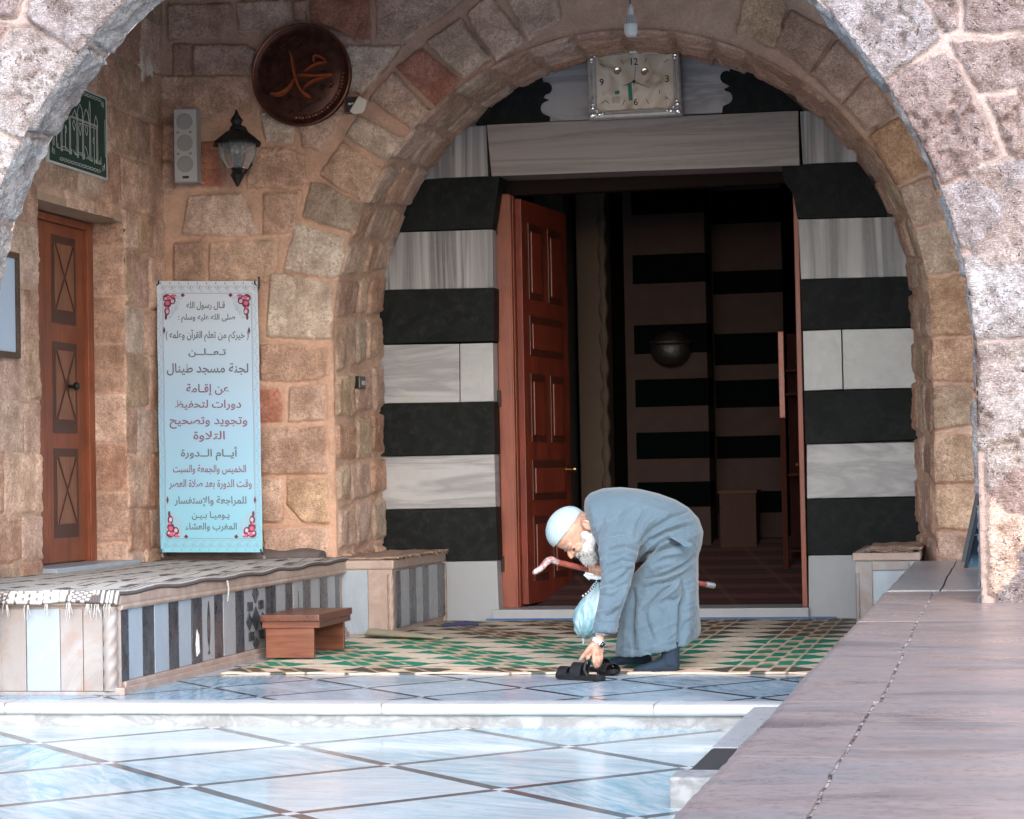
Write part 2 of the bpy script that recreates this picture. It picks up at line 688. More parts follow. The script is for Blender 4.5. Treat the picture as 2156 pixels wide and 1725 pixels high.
def tile_floor(name, x0, y0, dx, dy, wd, white, blue, line, rough, node_white=True, blue_amt=.55, sc=1.0, tile_var=.35):
    w0 = white
    """marble squares laid diagonally, dark strips between, small white squares where strips cross (object coordinates, metres)"""
    k = NT(name)
    s = k.sep()
    X = k.math('DIVIDE', k.math('SUBTRACT', s[0], x0), dx)
    Y = k.math('DIVIDE', k.math('SUBTRACT', s[1], y0), dy)
    wob = k.math('MULTIPLY', k.math('SUBTRACT', k.noise(6, 2), .5), .012)
    a = k.math('ADD', k.math('MULTIPLY', k.math('ADD', X, Y), .5), wob)
    b = k.math('ADD', k.math('MULTIPLY', k.math('SUBTRACT', X, Y), .5), wob)
    da = k.math('ABSOLUTE', k.math('SUBTRACT', a, k.math('ROUND', a)))
    db = k.math('ABSOLUTE', k.math('SUBTRACT', b, k.math('ROUND', b)))
    la = k.math('LESS_THAN', da, wd)
    lb = k.math('LESS_THAN', db, wd)
    ln = k.math('MAXIMUM', la, lb)
    nd = k.math('MULTIPLY', la, lb)
    idv = k.comb(k.math('FLOOR', a), k.math('FLOOR', b), 0.0)
    wn = k.n('ShaderNodeTexWhiteNoise')
    k.L(idv, wn.inputs[0])
    rv = wn.outputs['Value']
    off = k.n('ShaderNodeVectorMath', operation='MULTIPLY_ADD')
    k.L(wn.outputs['Color'], off.inputs[0])
    off.inputs[1].default_value = (7, 7, 7)
    k.L(k.oc(), off.inputs[2])
    rot = k.n('ShaderNodeVectorRotate', rotation_type='Z_AXIS')
    k.L(off.outputs[0], rot.inputs['Vector'])
    k.L(k.math('MULTIPLY', rv, 1.6), rot.inputs['Angle'])
    v1 = k.mapg((1.3 * sc, 7 * sc, 1), v=rot.outputs[0])
    n1 = k.noise(2.0, 8, .62, v1, dist=.9)
    n2 = k.noise(1.2 * sc, 4, .5, off.outputs[0])
    f = k.math('MULTIPLY', k.ramp(n1, [(.36, 0.0), (.52, .55), (.62, 1.0)]), k.ramp(n2, [(.25, .25), (.65, 1.0)]))
    f = k.math('MULTIPLY', f, k.math('ADD', k.math('MULTIPLY', rv, .8), .35), True)
    white = k.mix(k.math('MULTIPLY', k.math('POWER', rv, 2.0), tile_var), white, tuple(x * 1.7 for x in blue))
    c = k.mix(k.math('MULTIPLY', f, blue_amt), white, blue)
    v3 = k.mapg((1.0 * sc, 3.2 * sc, 1), v=rot.outputs[0])
    cr = k.ramp(k.noise(2.4, 7, .6, v3, dist=2.0), [(.49, 0.0), (.5, 1.0), (.51, 0.0)])
    c = k.mix(k.math('MULTIPLY', cr, .3), c, tuple(x * .45 for x in blue))
    dn = k.noise(11, 6, .7)
    c = k.mix(k.math('MULTIPLY', k.ramp(dn, [(.55, 0.0), (.75, .3)]), 1.0), c, (.45, .42, .42))
    lc = k.mix(dn, tuple(x * .7 for x in line), tuple(x * 1.35 for x in line))
    c = k.mix(ln, c, lc)
    if node_white:
        c = k.mix(nd, c, w0)
    wet = k.noise(1.7, 4, .6)
    r = k.math('ADD', k.math('MULTIPLY', k.ramp(wet, [(.35, 0.0), (.65, 1.0)]), .16), rough)
    hgt = k.math('ADD', k.math('MULTIPLY', k.noise(5, 3), .6), k.math('MULTIPLY', ln, -.25))
    return k.out(c, r, 0, k.bump(hgt, .12, .006), .5)


M_court = tile_floor('court_marble_tiles', -1.897, 8.43, .6225, .668, .031, (.55, .585, .59), (.035, .27, .36), (.085, .08, .082), .10, True, 1.0, 1.0, .16)
M_plat = tile_floor('porch_marble_tiles', -2.417, 11.29, .415, .47, .027, (.43, .49, .55), (.04, .18, .28), (.016, .018, .03), .14, True, .85, 1.6, .38)
M_white = marble('white_marble', (.60, .60, .63), (.45, .47, .5), 2.2, (1, 1, 1), amount=.5, rough=.35, dirtamt=.35)
M_whitev = marble('vein_cut_white_marble', (.62, .60, .63), (.13, .13, .16), 1.0, (5.5, 5.5, .16), amount=.95, rough=.4, dirtamt=.25)
M_whiteh = marble('level_veined_grey_marble', (.45, .40, .40), (.23, .20, .21), 1.0, (.45, 1, 9), amount=.6, rough=.45, dirtamt=.3)
M_whited = marble('slant_veined_white_marble', (.62, .61, .64), (.20, .20, .23), 1.0, (.7, 1, 4.6), (0, .38, 0), .45, .4, dirtamt=.25)
M_pale = marble('pale_grey_marble', (.44, .46, .50), (.4, .42, .45), 1.8, (1, 1, .5), amount=.35, rough=.4, dirtamt=.3)
M_pinkm = marble('worn_pink_marble', (.55, .44, .39), (.4, .27, .22), 3, (1, 1, 1), amount=.6, rough=.5, dirt=(.36, .24, .19), dirtamt=.5)
M_bluem = marble('pale_blue_marble', (.45, .53, .62), (.36, .4, .47), 3, (1, 1, .6), amount=.4, rough=.35, dirtamt=.2)
M_blk = marble('black_basalt', (.007, .009, .0095), (.022, .025, .027), 3, (1, 1, 1), amount=.4, rough=.6, dirt=(.05, .05, .052), dirtamt=.5, spec=.12)
M_blkm = marble('black_marble_inlay', (.02, .021, .026), (.10, .11, .14), 6, (1, 1, .35), amount=.7, rough=.28, dirt=(.2, .19, .19), dirtamt=.35)
M_step = marble('bright_step_marble', (.66, .67, .68), (.5, .52, .53), 2.5, (1, 1, 1), amount=.4, rough=.3, dirtamt=.12)
M_riser = marble('stained_step_riser', (.56, .56, .56), (.3, .3, .3), 5, (1, 1, 2), amount=.8, rough=.6, dirt=(.25, .23, .22), dirtamt=.55)

# bench top of wet pinkish marble, streaks run across
k = NT('wet_streaked_marble')
v_ = k.mapg((1, 1.9, 1))
n1_ = k.noise(1.7, 8, .62, v_, dist=.7)
n2_ = k.noise(2.6, 6, .65, k.mapg((1, 1.7, 1), loc=(3, 1, 0)))
n3_ = k.noise(46, 4, .7)
n4_ = k.noise(3.0, 6, .6, k.mapg((.5, 7, 1)))
c_ = k.ramp(n1_, [(.38, (.185, .152, .15)), (.46, (.275, .21, .195)), (.53, (.31, .235, .215)), (.62, (.25, .215, .212))])
c_ = k.mix(k.ramp(n2_, [(.46, 0.0), (.62, .6)]), c_, (.185, .17, .172))
c_ = k.mix(k.ramp(n4_, [(.52, 0.0), (.66, .35)]), c_, (.36, .29, .27))
c_ = k.mix(k.ramp(n3_, [(.36, .5), (.47, 0.0)]), c_, (.13, .09, .08))
c_ = k.mix(k.ramp(n3_, [(.62, 0.0), (.74, .3)]), c_, (.5, .45, .43))
sp_ = k.ramp(k.noise(7, 4, .6, k.mapg((.9, 3, 1))), [(.68, 0.0), (.76, 1.0)])
c_ = k.mix(k.math('MULTIPLY', sp_, .5), c_, (.26, .15, .12))
M_wet = k.out(c_, k.math('ADD', k.math('MULTIPLY', n2_, .5), .08), 0, k.bump(k.math('ADD', k.math('ADD', n2_, n1_), k.math('MULTIPLY', n3_, .25)), .18, .008), .5)

# ================================================================ GROUND AND FLOORS (structure)
struct('court_floor', [(-150, -150, -.11), (150, -150, -.11), (150, 150, -.11), (-150, 150, -.11)], [[0, 1, 2, 3]], M_court)
struct('porch_floor', [(-7, 10.62, 0), (2.2, 10.62, 0), (2.2, 16.47, 0), (-7, 16.47, 0)], [[0, 1, 2, 3]], M_plat)
# step: rounded nosing over a riser
t = thing('marble_step', 'long white marble step with rounded nosing across the foreground', 'step', (-2.5, 10.5, -.11))
prof = [(10.63, .004), (10.47, .004), (10.452, -.002), (10.44, -.018), (10.44, -.038), (10.452, -.05), (10.63, -.05)]
xs = np.linspace(-7.2, -.62, 240)
vs, fs = [], []
for i, x in enumerate(xs):
    wv = .004 * (vnoise(np.array([x * 3.1]), np.array([.5]), 3)[0] - .5) + .003 * (vnoise(np.array([x * 17.]), np.array([1.5]), 4)[0] - .5)
    for j, (y, z) in enumerate(prof):
        vs.append((x, y + (wv if j < 6 and j > 0 else 0), z + wv * .5))
m_ = len(prof)
for i in range(len(xs) - 1):
    for j in range(m_ - 1):
        fs.append([i * m_ + j, (i + 1) * m_ + j, (i + 1) * m_ + j + 1, i * m_ + j + 1])
mesh_obj('nosing', vs, fs, M_step, t, True)
mb = MB()
mb.box(-7.2, -.62, 10.468, 10.60, -.13, -.052)
mb.build('riser', M_riser, t)
M_jd = plain('joint_dirt', (.25, .23, .22), .9)
for x in (-4.86, -2.93, -1.62, -6.3):
    MB().box(x, x + .004, 10.4385, 10.62, -.05, .0052).build('joint', M_jd, t)

# ================================================================ STONE WALLS
CI, RI = (-2.5, 2.05), 2.05                  # inner arch on the porch wall (Y 15.2)
CB, RB = (-2.592, 2.194), 1.979              # its back edge against the portal (Y 16.455)
CN, RN = (-2.587, 1.541), 2.472              # near arch (Y 10.46)
YW, YF, YN = 15.2, 16.455, 10.46


def arch_dist(U, V, c, R):
    """>0 outside the opening (arch over straight jambs)"""
    d = np.where(V > c[1], np.hypot(U - c[0], V - c[1]) - R, np.abs(U - c[0]) - R)
    return d


def arch_keep(c, R, vmin):
    def f(U, V, step):
        d = arch_dist(U, V, c, R)
        ok = d > -step * .8
        sn = (d < step * .2) & ok
        r = np.hypot(U - c[0], V - c[1]) + 1e-9
        KU = np.where(sn & (V > c[1]), c[0] + (U - c[0]) / r * R, U)
        KV = np.where(sn & (V > c[1]), c[1] + (V - c[1]) / r * R, V)
        KU = np.where(sn & (V <= c[1]), c[0] + np.sign(U - c[0]) * R, KU)
        return KU, KV, ok
    return f


S = []
def st(pts, tint, Y=YW, lst=None, var=.1):
    (S if lst is None else lst).append((pxY(pts, Y), tintvar(tint, var)))


W0, W1, W2, W3, W4 = WARM
# porch wall, traced course by course
st([(355, 12), (484, 10), (486, 60), (470, 81), (356, 80)], W0)
st([(501, 6), (609, 2), (611, 66), (503, 68)], W1)
st([(619, 5), (643, 3), (640, 47), (622, 46)], W2)
st([(652, -10), (779, -10), (780, 84), (745, 82), (700, 60), (655, 50)], RED)
st([(366, 96), (403, 94), (404, 156), (366, 157)], W4)
st([(411, 95), (520, 96), (538, 108), (534, 156), (411, 157)], W0)
st([(336, 163), (521, 160), (524, 235), (470, 245), (420, 250), (338, 252)], W1)
st([(548, 234), (600, 236), (622, 262), (612, 300), (560, 300)], PALE)
st([(425, 300), (462, 296), (470, 388), (423, 390)], RED)
st([(528, 315), (600, 310), (647, 330), (644, 385), (600, 396), (520, 394)], W2)
st([(400, 413), (508, 408), (542, 494), (470, 496), (386, 490)], W3)
st([(555, 408), (630, 405), (622, 486), (556, 492)], W2)
st([(369, 511), (430, 508), (433, 592), (368, 592)], W2)
st([(442, 510), (582, 506), (580, 560), (560, 592), (442, 592)], W3)
st([(628, 248), (712, 244), (700, 285), (672, 316), (640, 312)], W1)
st([(728, 97), (842, 96), (795, 165), (760, 200), (733, 192)], PALE)
st([(794, -10), (985, -10), (918, 40), (850, 88), (794, 86)], W0)
st([(700, 205), (742, 212), (716, 240), (704, 236)], W2)
st([(345, 263), (410, 262), (412, 330), (346, 335)], W2)
st([(345, 345), (362, 345), (362, 402), (345, 404)], W1)
# courses behind the banner
for (v0, v1, cuts) in [(600, 655, (352, 420, 545)), (662, 722, (352, 450, 540)), (730, 800, (352, 400, 540)), (808, 885, (352, 470, 538)),
                       (893, 955, (352, 420, 538)), (963, 1040, (352, 480, 540)), (1048, 1105, (352, 410, 545)), (1112, 1180, (352, 470, 550))]:
    for a, b in zip(cuts[:-1], cuts[1:]):
        st([(a, v0), (b - 7, v0), (b - 7, v1), (a, v1)], random.choice(WARM))
# the pier right of the banner
st([(572, 575), (640, 582), (704, 599), (697, 714), (640, 712), (562, 707)], PALE)
st([(548, 727), (610, 725), (687, 734), (690, 790), (668, 800), (600, 804), (552, 800)], W2)
st([(545, 819), (589, 818), (594, 860), (590, 888), (545, 890)], RED)
st([(609, 819), (667, 812), (682, 815), (684, 884), (609, 890)], W1)
st([(547, 903), (684, 900), (690, 996), (548, 998)], W2)
st([(548, 1008), (592, 1012), (592, 1096), (555, 1100)], W3)
st([(606, 1005), (690, 1008), (692, 1103), (640, 1100), (606, 1062)], (.5, .38, .29))
st([(555, 1113), (692, 1113), (692, 1185), (560, 1185)], W1)
# voussoirs, left haunch to crown
st([(623, 470), (721, 501), (730, 572), (700, 585), (599, 570)], PALE)
st([(655, 385), (690, 392), (776, 434), (750, 492), (640, 458)], GREYS)
st([(721, 299), (812, 362), (798, 425), (765, 424), (675, 370)], W3)
st([(759, 244), (864, 304), (834, 354), (728, 283)], PALE)
st([(830, 153), (918, 251), (893, 292), (779, 210)], W3)
st([(889, 102), (965, 168), (928, 235), (838, 142)], RED)
st([(969, 40), (1032, 122), (976, 165), (900, 91)], PALE)
st([(1031, -10), (1106, 88), (1046, 130), (984, 31)], W3)
st([(1058, -20), (1172, -20), (1178, 42), (1114, 86)], W3)
# crown (soffit hides most of it) and right haunch
st([(1571, -10), (1660, -10), (1640, 75), (1625, 98), (1551, 68)], (.52, .38, .27))
st([(1665, 22), (1757, 71), (1707, 152), (1632, 91)], W2)
st([(1763, 85), (1827, 156), (1773, 214), (1711, 154)], W0)
st([(1831, 162), (1882, 237), (1826, 275), (1777, 219)], W0)
st([(1892, 247), (1949, 355), (1890, 388), (1830, 286)], (.47, .30, .20))
st([(1956, 372), (1990, 464), (1917, 482), (1893, 398)], W2)
st([(1997, 474), (2020, 569), (1937, 583), (1922, 491)], (.5, .37, .27))
st([(1947, 592), (2026, 580), (2052, 705), (1958, 708)], (.45, .29, .19))
st([(1962, 716), (2062, 714), (2064, 800), (1961, 800)], (.46, .3, .21))
st([(1963, 812), (2049, 812), (2051, 893), (1966, 904)], (.5, .36, .26))
st([(1966, 918), (2080, 917), (2080, 1015), (1967, 1016)], (.52, .37, .27))
st([(1970, 1027), (2065, 1025), (2042, 1116), (1972, 1113)], (.5, .35, .25))
st([(1972, 1124), (2065, 1124), (2065, 1185), (1972, 1185)], W2)
st([(2066, 580), (2200, 580), (2200, 700), (2070, 700)], W1)
for a_, b_ in ((355, 480), (492, 640), (655, 800)):
    st([(a_, -75), (b_ - 8, -75), (b_ - 8, -8), (a_, -8)], random.choice(WARM))
# unseen remainder of the wall, right of the near arch
S2 = [s_ for s_ in courses(.05, 1.7, .3, 4.4, .3, .3, .55, .012, WARM)]
S += S2
rx = [(.45, .30, .22)]
bw = thing('stone_arch_wall', 'warm brown stone wall whose big inner arch frames the striped portal', 'wall', (-2.5, YW, 0))
masonry('masonry', -5.83, 1.62, .3, 4.98, .0098, S, lambda U, V, h: np.stack([U, YW - h, V], -1), M_wall,
        keep=arch_keep(CI, RI, 0), parent=bw, seed=3, relief=.034)


# soffit of the inner arch: path (left jamb, arch, right jamb) x depth
def soffit(name, c0, R0, y0, c1, R1, y1, zlow, step, stones, mat, parent, seed, relief=.022, rough=.007):
    jl = c0[1] - zlow
    La = math.pi * R0
    tot = jl * 2 + La

    def mp(U, V, h):
        f = np.clip((V - y0) / (y1 - y0), 0, 1)
        h = h * sstep(y0, y0 + .035, V)
        cx, cz, R = c0[0] + (c1[0] - c0[0]) * f, c0[1] + (c1[1] - c0[1]) * f, R0 + (R1 - R0) * f
        th = math.pi - (np.clip(U, jl, jl + La) - jl) / R0
        x = cx + (R - h) * np.cos(th)
        z = cz + (R - h) * np.sin(th)
        lo = U < jl
        hi = U > jl + La
        z = np.where(lo, zlow + (cz - zlow) * U / jl, z)
        z = np.where(hi, zlow + (cz - zlow) * (tot - U) / jl, z)
        return np.stack([x, V, z], -1)
    return masonry(name, 0, tot, y0, y1, step, stones(tot, jl, La), mp, mat, parent=parent, seed=seed, relief=relief, rough=rough, warp=.02, rnd=.015)


def soffit_stones(tot, jl, La):
    out = []
    u = .02
    while u < tot:
        l = random.uniform(.24, .36)
        cuts = [15.16, random.uniform(15.5, 15.75), random.uniform(16.0, 16.2), 16.5]
        for a, b in zip(cuts[:-1], cuts[1:]):
            j = lambda: random.uniform(-.02, .02)
            tc = random.choice(WARM + [(.5, .4, .31)])
            out.append(([(u + .02 + j(), a + .015 + j()), (u + l + j(), a + .015 + j()), (u + l + j(), b - .02 + j()), (u + .02 + j(), b - .02 + j())], tintvar(tc)))
        u += l + .01
    return out


soffit('soffit', CI, RI, YW - .028, CB, RB, YF, .3, .017, soffit_stones, M_wall, bw, 8)

# left wall (X -5.82) with the recess of the small door
DY0, DY1, DZ1, XR = 13.05, 14.44, 2.85, -6.07
LS = []
for s_ in courses(11.0, 15.25, .3, 4.4, .335, .26, .5, .008, WARM + [(.44, .32, .24)], .012):
    p_ = np.array(s_[0])
    if p_[:, 0].min() < DY0 and p_[:, 0].max() > DY0 and p_[:, 1].mean() < DZ1:
        p_[:, 0] = np.minimum(p_[:, 0], DY0 - .005)
    if p_[:, 0].min() < DY1 and p_[:, 0].max() > DY1 and p_[:, 1].mean() < DZ1:
        p_[:, 0] = np.maximum(p_[:, 0], DY1 + .005)
    if p_[:, 0].max() - p_[:, 0].min() > .06:
        LS.append((p_.tolist(), s_[1]))
LS.append(([(14.80, 3.86), (15.0, 3.9), (15.02, 4.14), (14.9, 4.16), (14.78, 4.05)], (.8, .72, .62)))


def door_keep(U, V, step):
    inside = (U > DY0 + step * .4) & (U < DY1 - step * .4) & (V < DZ1 - step * .4)
    KU = np.where((np.abs(U - DY0) < step * .6) & (V < DZ1), DY0, np.where((np.abs(U - DY1) < step * .6) & (V < DZ1), DY1, U))
    KV = np.where((np.abs(V - DZ1) < step * .6) & (U > DY0 - .01) & (U < DY1 + .01), DZ1, V)
    return KU, KV, ~inside


lw = thing('stone_side_wall', 'warm stone side wall on the left holding the small wooden door', 'wall', (-5.82, 13.5, 0))
masonry('masonry', 10.6, 15.25, .3, 4.98, .0135, LS, lambda U, V, h: np.stack([-5.82 + h, U, V], -1), M_wall, keep=door_keep, parent=lw, seed=21, relief=.024)
RS = courses(-6.10, -5.79, .3, 2.9, .335, .25, .5, .008, [(.44, .33, .25)], .008)
masonry('door_reveal', -6.12, -5.80, .3, DZ1, .014, [([(-6.1, z0 + .01), (-5.8, z0 + .01), (-5.8, z0 + .32), (-6.1, z0 + .32)], tintvar(random.choice(WARM))) for z0 in np.arange(.35, 2.8, .335)],
        lambda U, V, h: np.stack([U, DY1 - h * .4, V], -1), M_wall, parent=lw, seed=31, relief=.02)
mb = MB()
mb.box(-6.12, -5.81, DY0 - .4, DY0, .3, DZ1 + .02)          # near jamb of the recess
mb.box(-6.12, -5.81, DY0, DY1, DZ1, DZ1 + .05)              # lintel underside
mb.build('recess_lining', plain('recess_stone', (.4, .28, .2), .85, bump=.5, dist=.01, scale=18), lw)
mb = MB()
mb.box(-6.9, -6.14, 10.5, 15.6, -.1, 5.0)
mb.build('wall_core', plain('core_stone', (.35, .26, .2), .9), lw)

# near arch
NS = []
def sn(pts, tint, var=.06):
    st(pts, tint, YN, NS, var)


N0, N1, N2 = (.275, .245, .248), (.24, .19, .183), (.32, .30, .305)
sn([(27, 60), (73, 58), (164, 118), (112, 212), (61, 297), (30, 288), (-10, 264), (-40, 180), (-10, 112)], N2)
sn([(68, -20), (275, -20), (171, 115), (149, 108), (58, 37)], N0)
sn([(-60, -20), (51, -20), (30, 35), (-10, 38), (-60, 40)], N1)
sn([(-60, 286), (34, 298), (53, 318), (10, 440), (-20, 515), (-80, 515), (-80, 300)], N2)
sn([(-60, 50), (18, 55), (-15, 105), (-60, 120)], N1)
sn([(-120, 525), (-10, 530), (-40, 660), (-120, 660)], N1)
sn([(1712, -20), (1934, -20), (1981, 81), (1868, 164), (1849, 169)], N0)
sn([(1944, -10), (2015, -10), (2015, 61), (1988, 71)], N1)
sn([(2029, -10), (2190, -10), (2190, 61), (2032, 64)], N1)
sn([(2001, 90), (2180, 78), (2180, 183), (2062, 193)], N1)
sn([(1866, 176), (1985, 112), (2012, 129), (2100, 326), (1985, 388), (1927, 291)], N1)
sn([(2079, 206), (2190, 200), (2190, 318), (2130, 322)], N1)
sn([(1974, 402), (2112, 340), (2190, 330), (2190, 518), (2018, 523)], N0)
sn([(2022, 538), (2190, 535), (2190, 711), (2052, 713)], N2)
sn([(2056, 722), (2190, 719), (2190, 877), (2072, 886)], N2)
sn([(2074, 893), (2190, 885), (2190, 1035), (2080, 1035)], N2)
sn([(2080, 1046), (2190, 1046), (2190, 1250), (2084, 1250)], (.42, .33, .28))
NS += courses(.17, .40, .3, 4.1, .42, .3, .5, .008, [N0, N1, N2]) + courses(-5.4, -5.2, .3, 4.1, .42, .3, .5, .008, [N0, N1, N2])
na = thing('near_stone_arch', 'bright pitted white stone arch framing the whole view in front', 'arch', (-2.587, YN, 0))


def pits(U, V, msk):
    a = fbm(U, V, 22, 61, 3)
    b = fbm(U, V, 3.5, 71, 2)
    return -msk * .03 * sstep(.18, .42, a) * sstep(-.2, .25, b) + msk * .008 * fbm(U, V, 45, 77, 2)


masonry('face', -5.3, .35, .3, 4.1, .0095, NS, lambda U, V, h: np.stack([U, YN - h, V], -1), M_arch,
        keep=arch_keep(CN, RN, 0), parent=na, seed=41, relief=.02, rough=.009, extra=pits, edge=.02)


def near_soffit(tot, jl, La):
    out = []
    u = 0.0
    while u < tot:
        l = random.uniform(.42, .56)
        out.append(([(u + .008, YN - .1), (u + l - .008, YN - .1), (u + l - .008, YN + .6), (u + .008, YN + .6)], tintvar((.27, .26, .262), .12)))
        u += l
    return out


M_sof = stone_mat('smooth_grey_limestone', (.36, .29, .27), pits=1.0, contrast=.42, fine=.7)
soffit('soffit', CN, RN, YN - .03, CN, RN, YN + .27, .3, .012, near_soffit, M_sof, na, 45, .010, .012)
for (ua, ub) in ((-9.0, -5.29), (.345, 3.2)):
    masonry('wing_face', ua, ub, -.1, 5.4, .022, courses(ua, ub, -.1, 5.4, .44, .4, .75, .006, [N0, N1, N2]), lambda U, V, h: np.stack([U, YN - h * .8, V], -1), M_arch, parent=na, seed=47, relief=.02, rough=.008)
mb = MB()
core = plain('arch_core_stone', (.62, .56, .53), .9, bump=.6, dist=.01, scale=14)
mb.box(-9, -5.29, YN + .004, YN + .27, -.11, 5.4)
mb.box(.345, 3.2, YN + .004, YN + .27, -.11, 5.4)
mb.box(-5.29, .345, YN + .004, YN + .27, 4.095, 5.4)
# rear face of the arch ring
seg = 60
poly_o = [(-5.29, .3), (-5.29, 4.1), (.345, 4.1), (.345, .3)]
ring_i = [(CN[0] + RN * math.cos(a), CN[1] + RN * math.sin(a)) for a in np.linspace(math.pi, 0, seg)]
vs = [(x, YN + .268, z) for x, z in ring_i] + [(min(.345, max(-5.29, CN[0] + 4.2 * math.cos(a))), YN + .268, min(4.1, CN[1] + 4.2 * math.sin(a))) for a in np.linspace(math.pi, 0, seg)]
fs = [[i, i + 1, seg + i + 1, seg + i] for i in range(seg - 1)]
mb.add(vs, fs)
mb.box(-.115, .345, YN + .262, YN + .27, .3, CN[1])
mb.box(-5.29, -5.059, YN + .262, YN + .27, .3, CN[1])
mb.build('arch_body', core, na)

# unseen right side wall, its opening added to let light into the porch; roof
rw = thing('unseen_open_side_wall', 'unseen stone side wall behind the right pier, opened to let light into the porch', 'wall', (1.62, 13, 0))
MB().box(1.62, 2.4, 14.6, 16.2, -.1, 5.0).box(1.62, 2.4, YN + .27, 14.6, 3.9, 5.0).build('masonry', core, rw)
mb = MB()
mb.box(-9, 3.2, YN + .27, 22, 4.97, 5.4)
o = mb.build('ceiling', plain('vault_plaster', (.45, .34, .26), .9, bump=.5, dist=.02, scale=10), base=(0, 13, 4.97))
o['kind'] = 'structure'

# ================================================================ PORTAL OF BLACK AND WHITE COURSES
po = thing('striped_portal', 'black and white striped marble door surround under the inner arch', 'portal', (-2.55, YF, 0))


def slab(name, pts, mat, dy=0.0, thick=.3, bev=.004, parent=None, label=None, Y=None):
    Y = YF if Y is None else Y
    mb = MB()
    mb.prism([(x, Y + dy, z) for x, z in pxY(pts, Y)], (0, thick - dy, 0), 0, bev)
    return mb.build(name, mat, parent if parent is not None else po, base=None, label=label)


slab('black_course', [(893, 379), (930, 375), (1052, 370), (1037, 481), (836, 487), (858, 430)], M_blk)
slab('white_course', [(842, 489), (1036, 483), (1038, 606), (780, 611), (820, 540)], M_whitev, .012)
slab('black_course', [(799, 612), (1041, 606), (1041, 718), (779, 725), (785, 660)], M_blk, -.012)
slab('white_course', [(770, 727), (966, 724), (967, 847), (770, 851)], M_whited, .008)
slab('white_course', [(968, 724), (1037, 722), (1039, 845), (969, 847)], M_white, .008)
slab('black_course', [(784, 853), (820, 849), (1041, 846), (1044, 955), (815, 961), (797, 960), (788, 900)], M_blk, -.02)
slab('white_course', [(785, 963), (1040, 957), (1043, 1068), (785, 1073)], M_whited, .01)
slab('black_course', [(797, 1076), (1045, 1070), (1049, 1180), (800, 1184)], M_blk, -.012)
slab('base_block', [(800, 1186), (1046, 1181), (1051, 1312), (800, 1316)], M_pale, .004)
slab('black_course', [(1645, 350), (1720, 344), (1806, 341), (1842, 392), (1869, 455), (1679, 461), (1670, 410), (1652, 385)], M_blk, -.006)
slab('white_course', [(1680, 462), (1890, 456), (1960, 581), (1686, 588)], M_whitev, .01)
slab('black_course', [(1686, 590), (1914, 583), (1925, 630), (1930, 688), (1689, 695)], M_blk, -.012)
slab('white_course', [(1690, 697), (1771, 694), (1774, 820), (1693, 823)], M_white, .008)
slab('white_course', [(1773, 694), (1970, 690), (1970, 816), (1776, 820)], M_white, .008)
slab('black_course', [(1693, 825), (1932, 819), (1938, 860), (1949, 925), (1696, 935)], M_blk, -.03)
slab('white_course', [(1698, 936), (1980, 930), (1980, 1044), (1699, 1050)], M_whited, .01)
slab('black_course', [(1699, 1052), (1940, 1047), (1949, 1166), (1701, 1168)], M_blk, -.02)
slab('base_block', [(1702, 1170), (1960, 1166), (1960, 1310), (1703, 1312)], M_pale, .004)
slab('lintel', [(1026, 264), (1681, 234), (1684, 349), (1036, 372)], M_whiteh, -.02)
slab('white_course', [(940, 270), (1023, 264), (1027, 371), (880, 378)], M_whitev, .006)
slab('white_course', [(1684, 234), (1730, 232), (1830, 341), (1690, 347)], M_whitev, .006)
# joggled stones over the lintel: outlines with their round lobes


def arcpts(cx, cy, r, a0, a1, n=8):
    return [(cx + r * math.cos(math.radians(a)), cy + r * math.sin(math.radians(a))) for a in np.linspace(a0, a1, n)]


left_jog = [(1000, 262), (1040, 212), (1090, 176), (1138, 146), (1143, 170)] + arcpts(1149, 186, 13, -110, 90) + [(1144, 206), (1156, 211)] + arcpts(1153, 228, 15, -100, -250) + [(1158, 246), (1157, 257)]
slab('joggled_stone', left_jog, M_blk, -.004)
right_jog = [(1692, 231), (1640, 186), (1596, 156), (1541, 124), (1536, 148)] + arcpts(1530, 163, 14, -60, -260) + [(1536, 182), (1524, 188)] + arcpts(1528, 206, 14, -90, 80) + [(1522, 224), (1520, 240)]
slab('joggled_stone', right_jog, M_blk, -.004)
slab('keystone', [(1060, 150), (1340, 95), (1620, 130), (1600, 233), (1100, 259)], M_whited, .008, label='pale marble stone behind the clock')
slab('top_course', [(1000, 40), (1720, 40), (1720, 128), (1000, 152)], M_whiteh, .02)
mb = MB()
mb.box(-6, -3.72, YF + .31, YF + .42, -.1, 5.0)
mb.box(-1.38, 1.62, YF + .31, YF + .42, -.1, 5.0)
mb.box(-3.72, -1.38, YF + .31, YF + .42, 3.3, 5.0)
mb.build('wall_core', core, po)
tz = .088
mb = MB()
mb.box(-3.73, -1.40, YF - .06, YF + .4, -.02, tz, .006)
mb.build('threshold', M_pale, po)

# ================================================================ LEFT BENCH
XB, ZB, YB0, YB1 = -4.45, .515, 10.92, 15.0
be = thing('marble_bench', 'long stone bench on the left with black and white inlaid strips along its side', 'bench', (-5.1, 13, 0))
mb = MB()
mb.box(-5.83, XB - .012, YB0 + .012, YB1, -.02, .46)
mb.box(-5.83, -4.112, YB1 - .02, 16.5, -.02, .46)
mb.build('body', M_pinkm, be)
mb = MB()
mb.box(-5.84, XB + .02, YB0 - .02, YB1 - .02, .455, ZB, .014)
mb.build('seat_slab', M_pinkm, be)
mb = MB()
mb.box(-5.84, -4.09, YB1 - .035, 16.45, .455, ZB + .004, .014)
mb.build('seat_slab', M_pinkm, be)
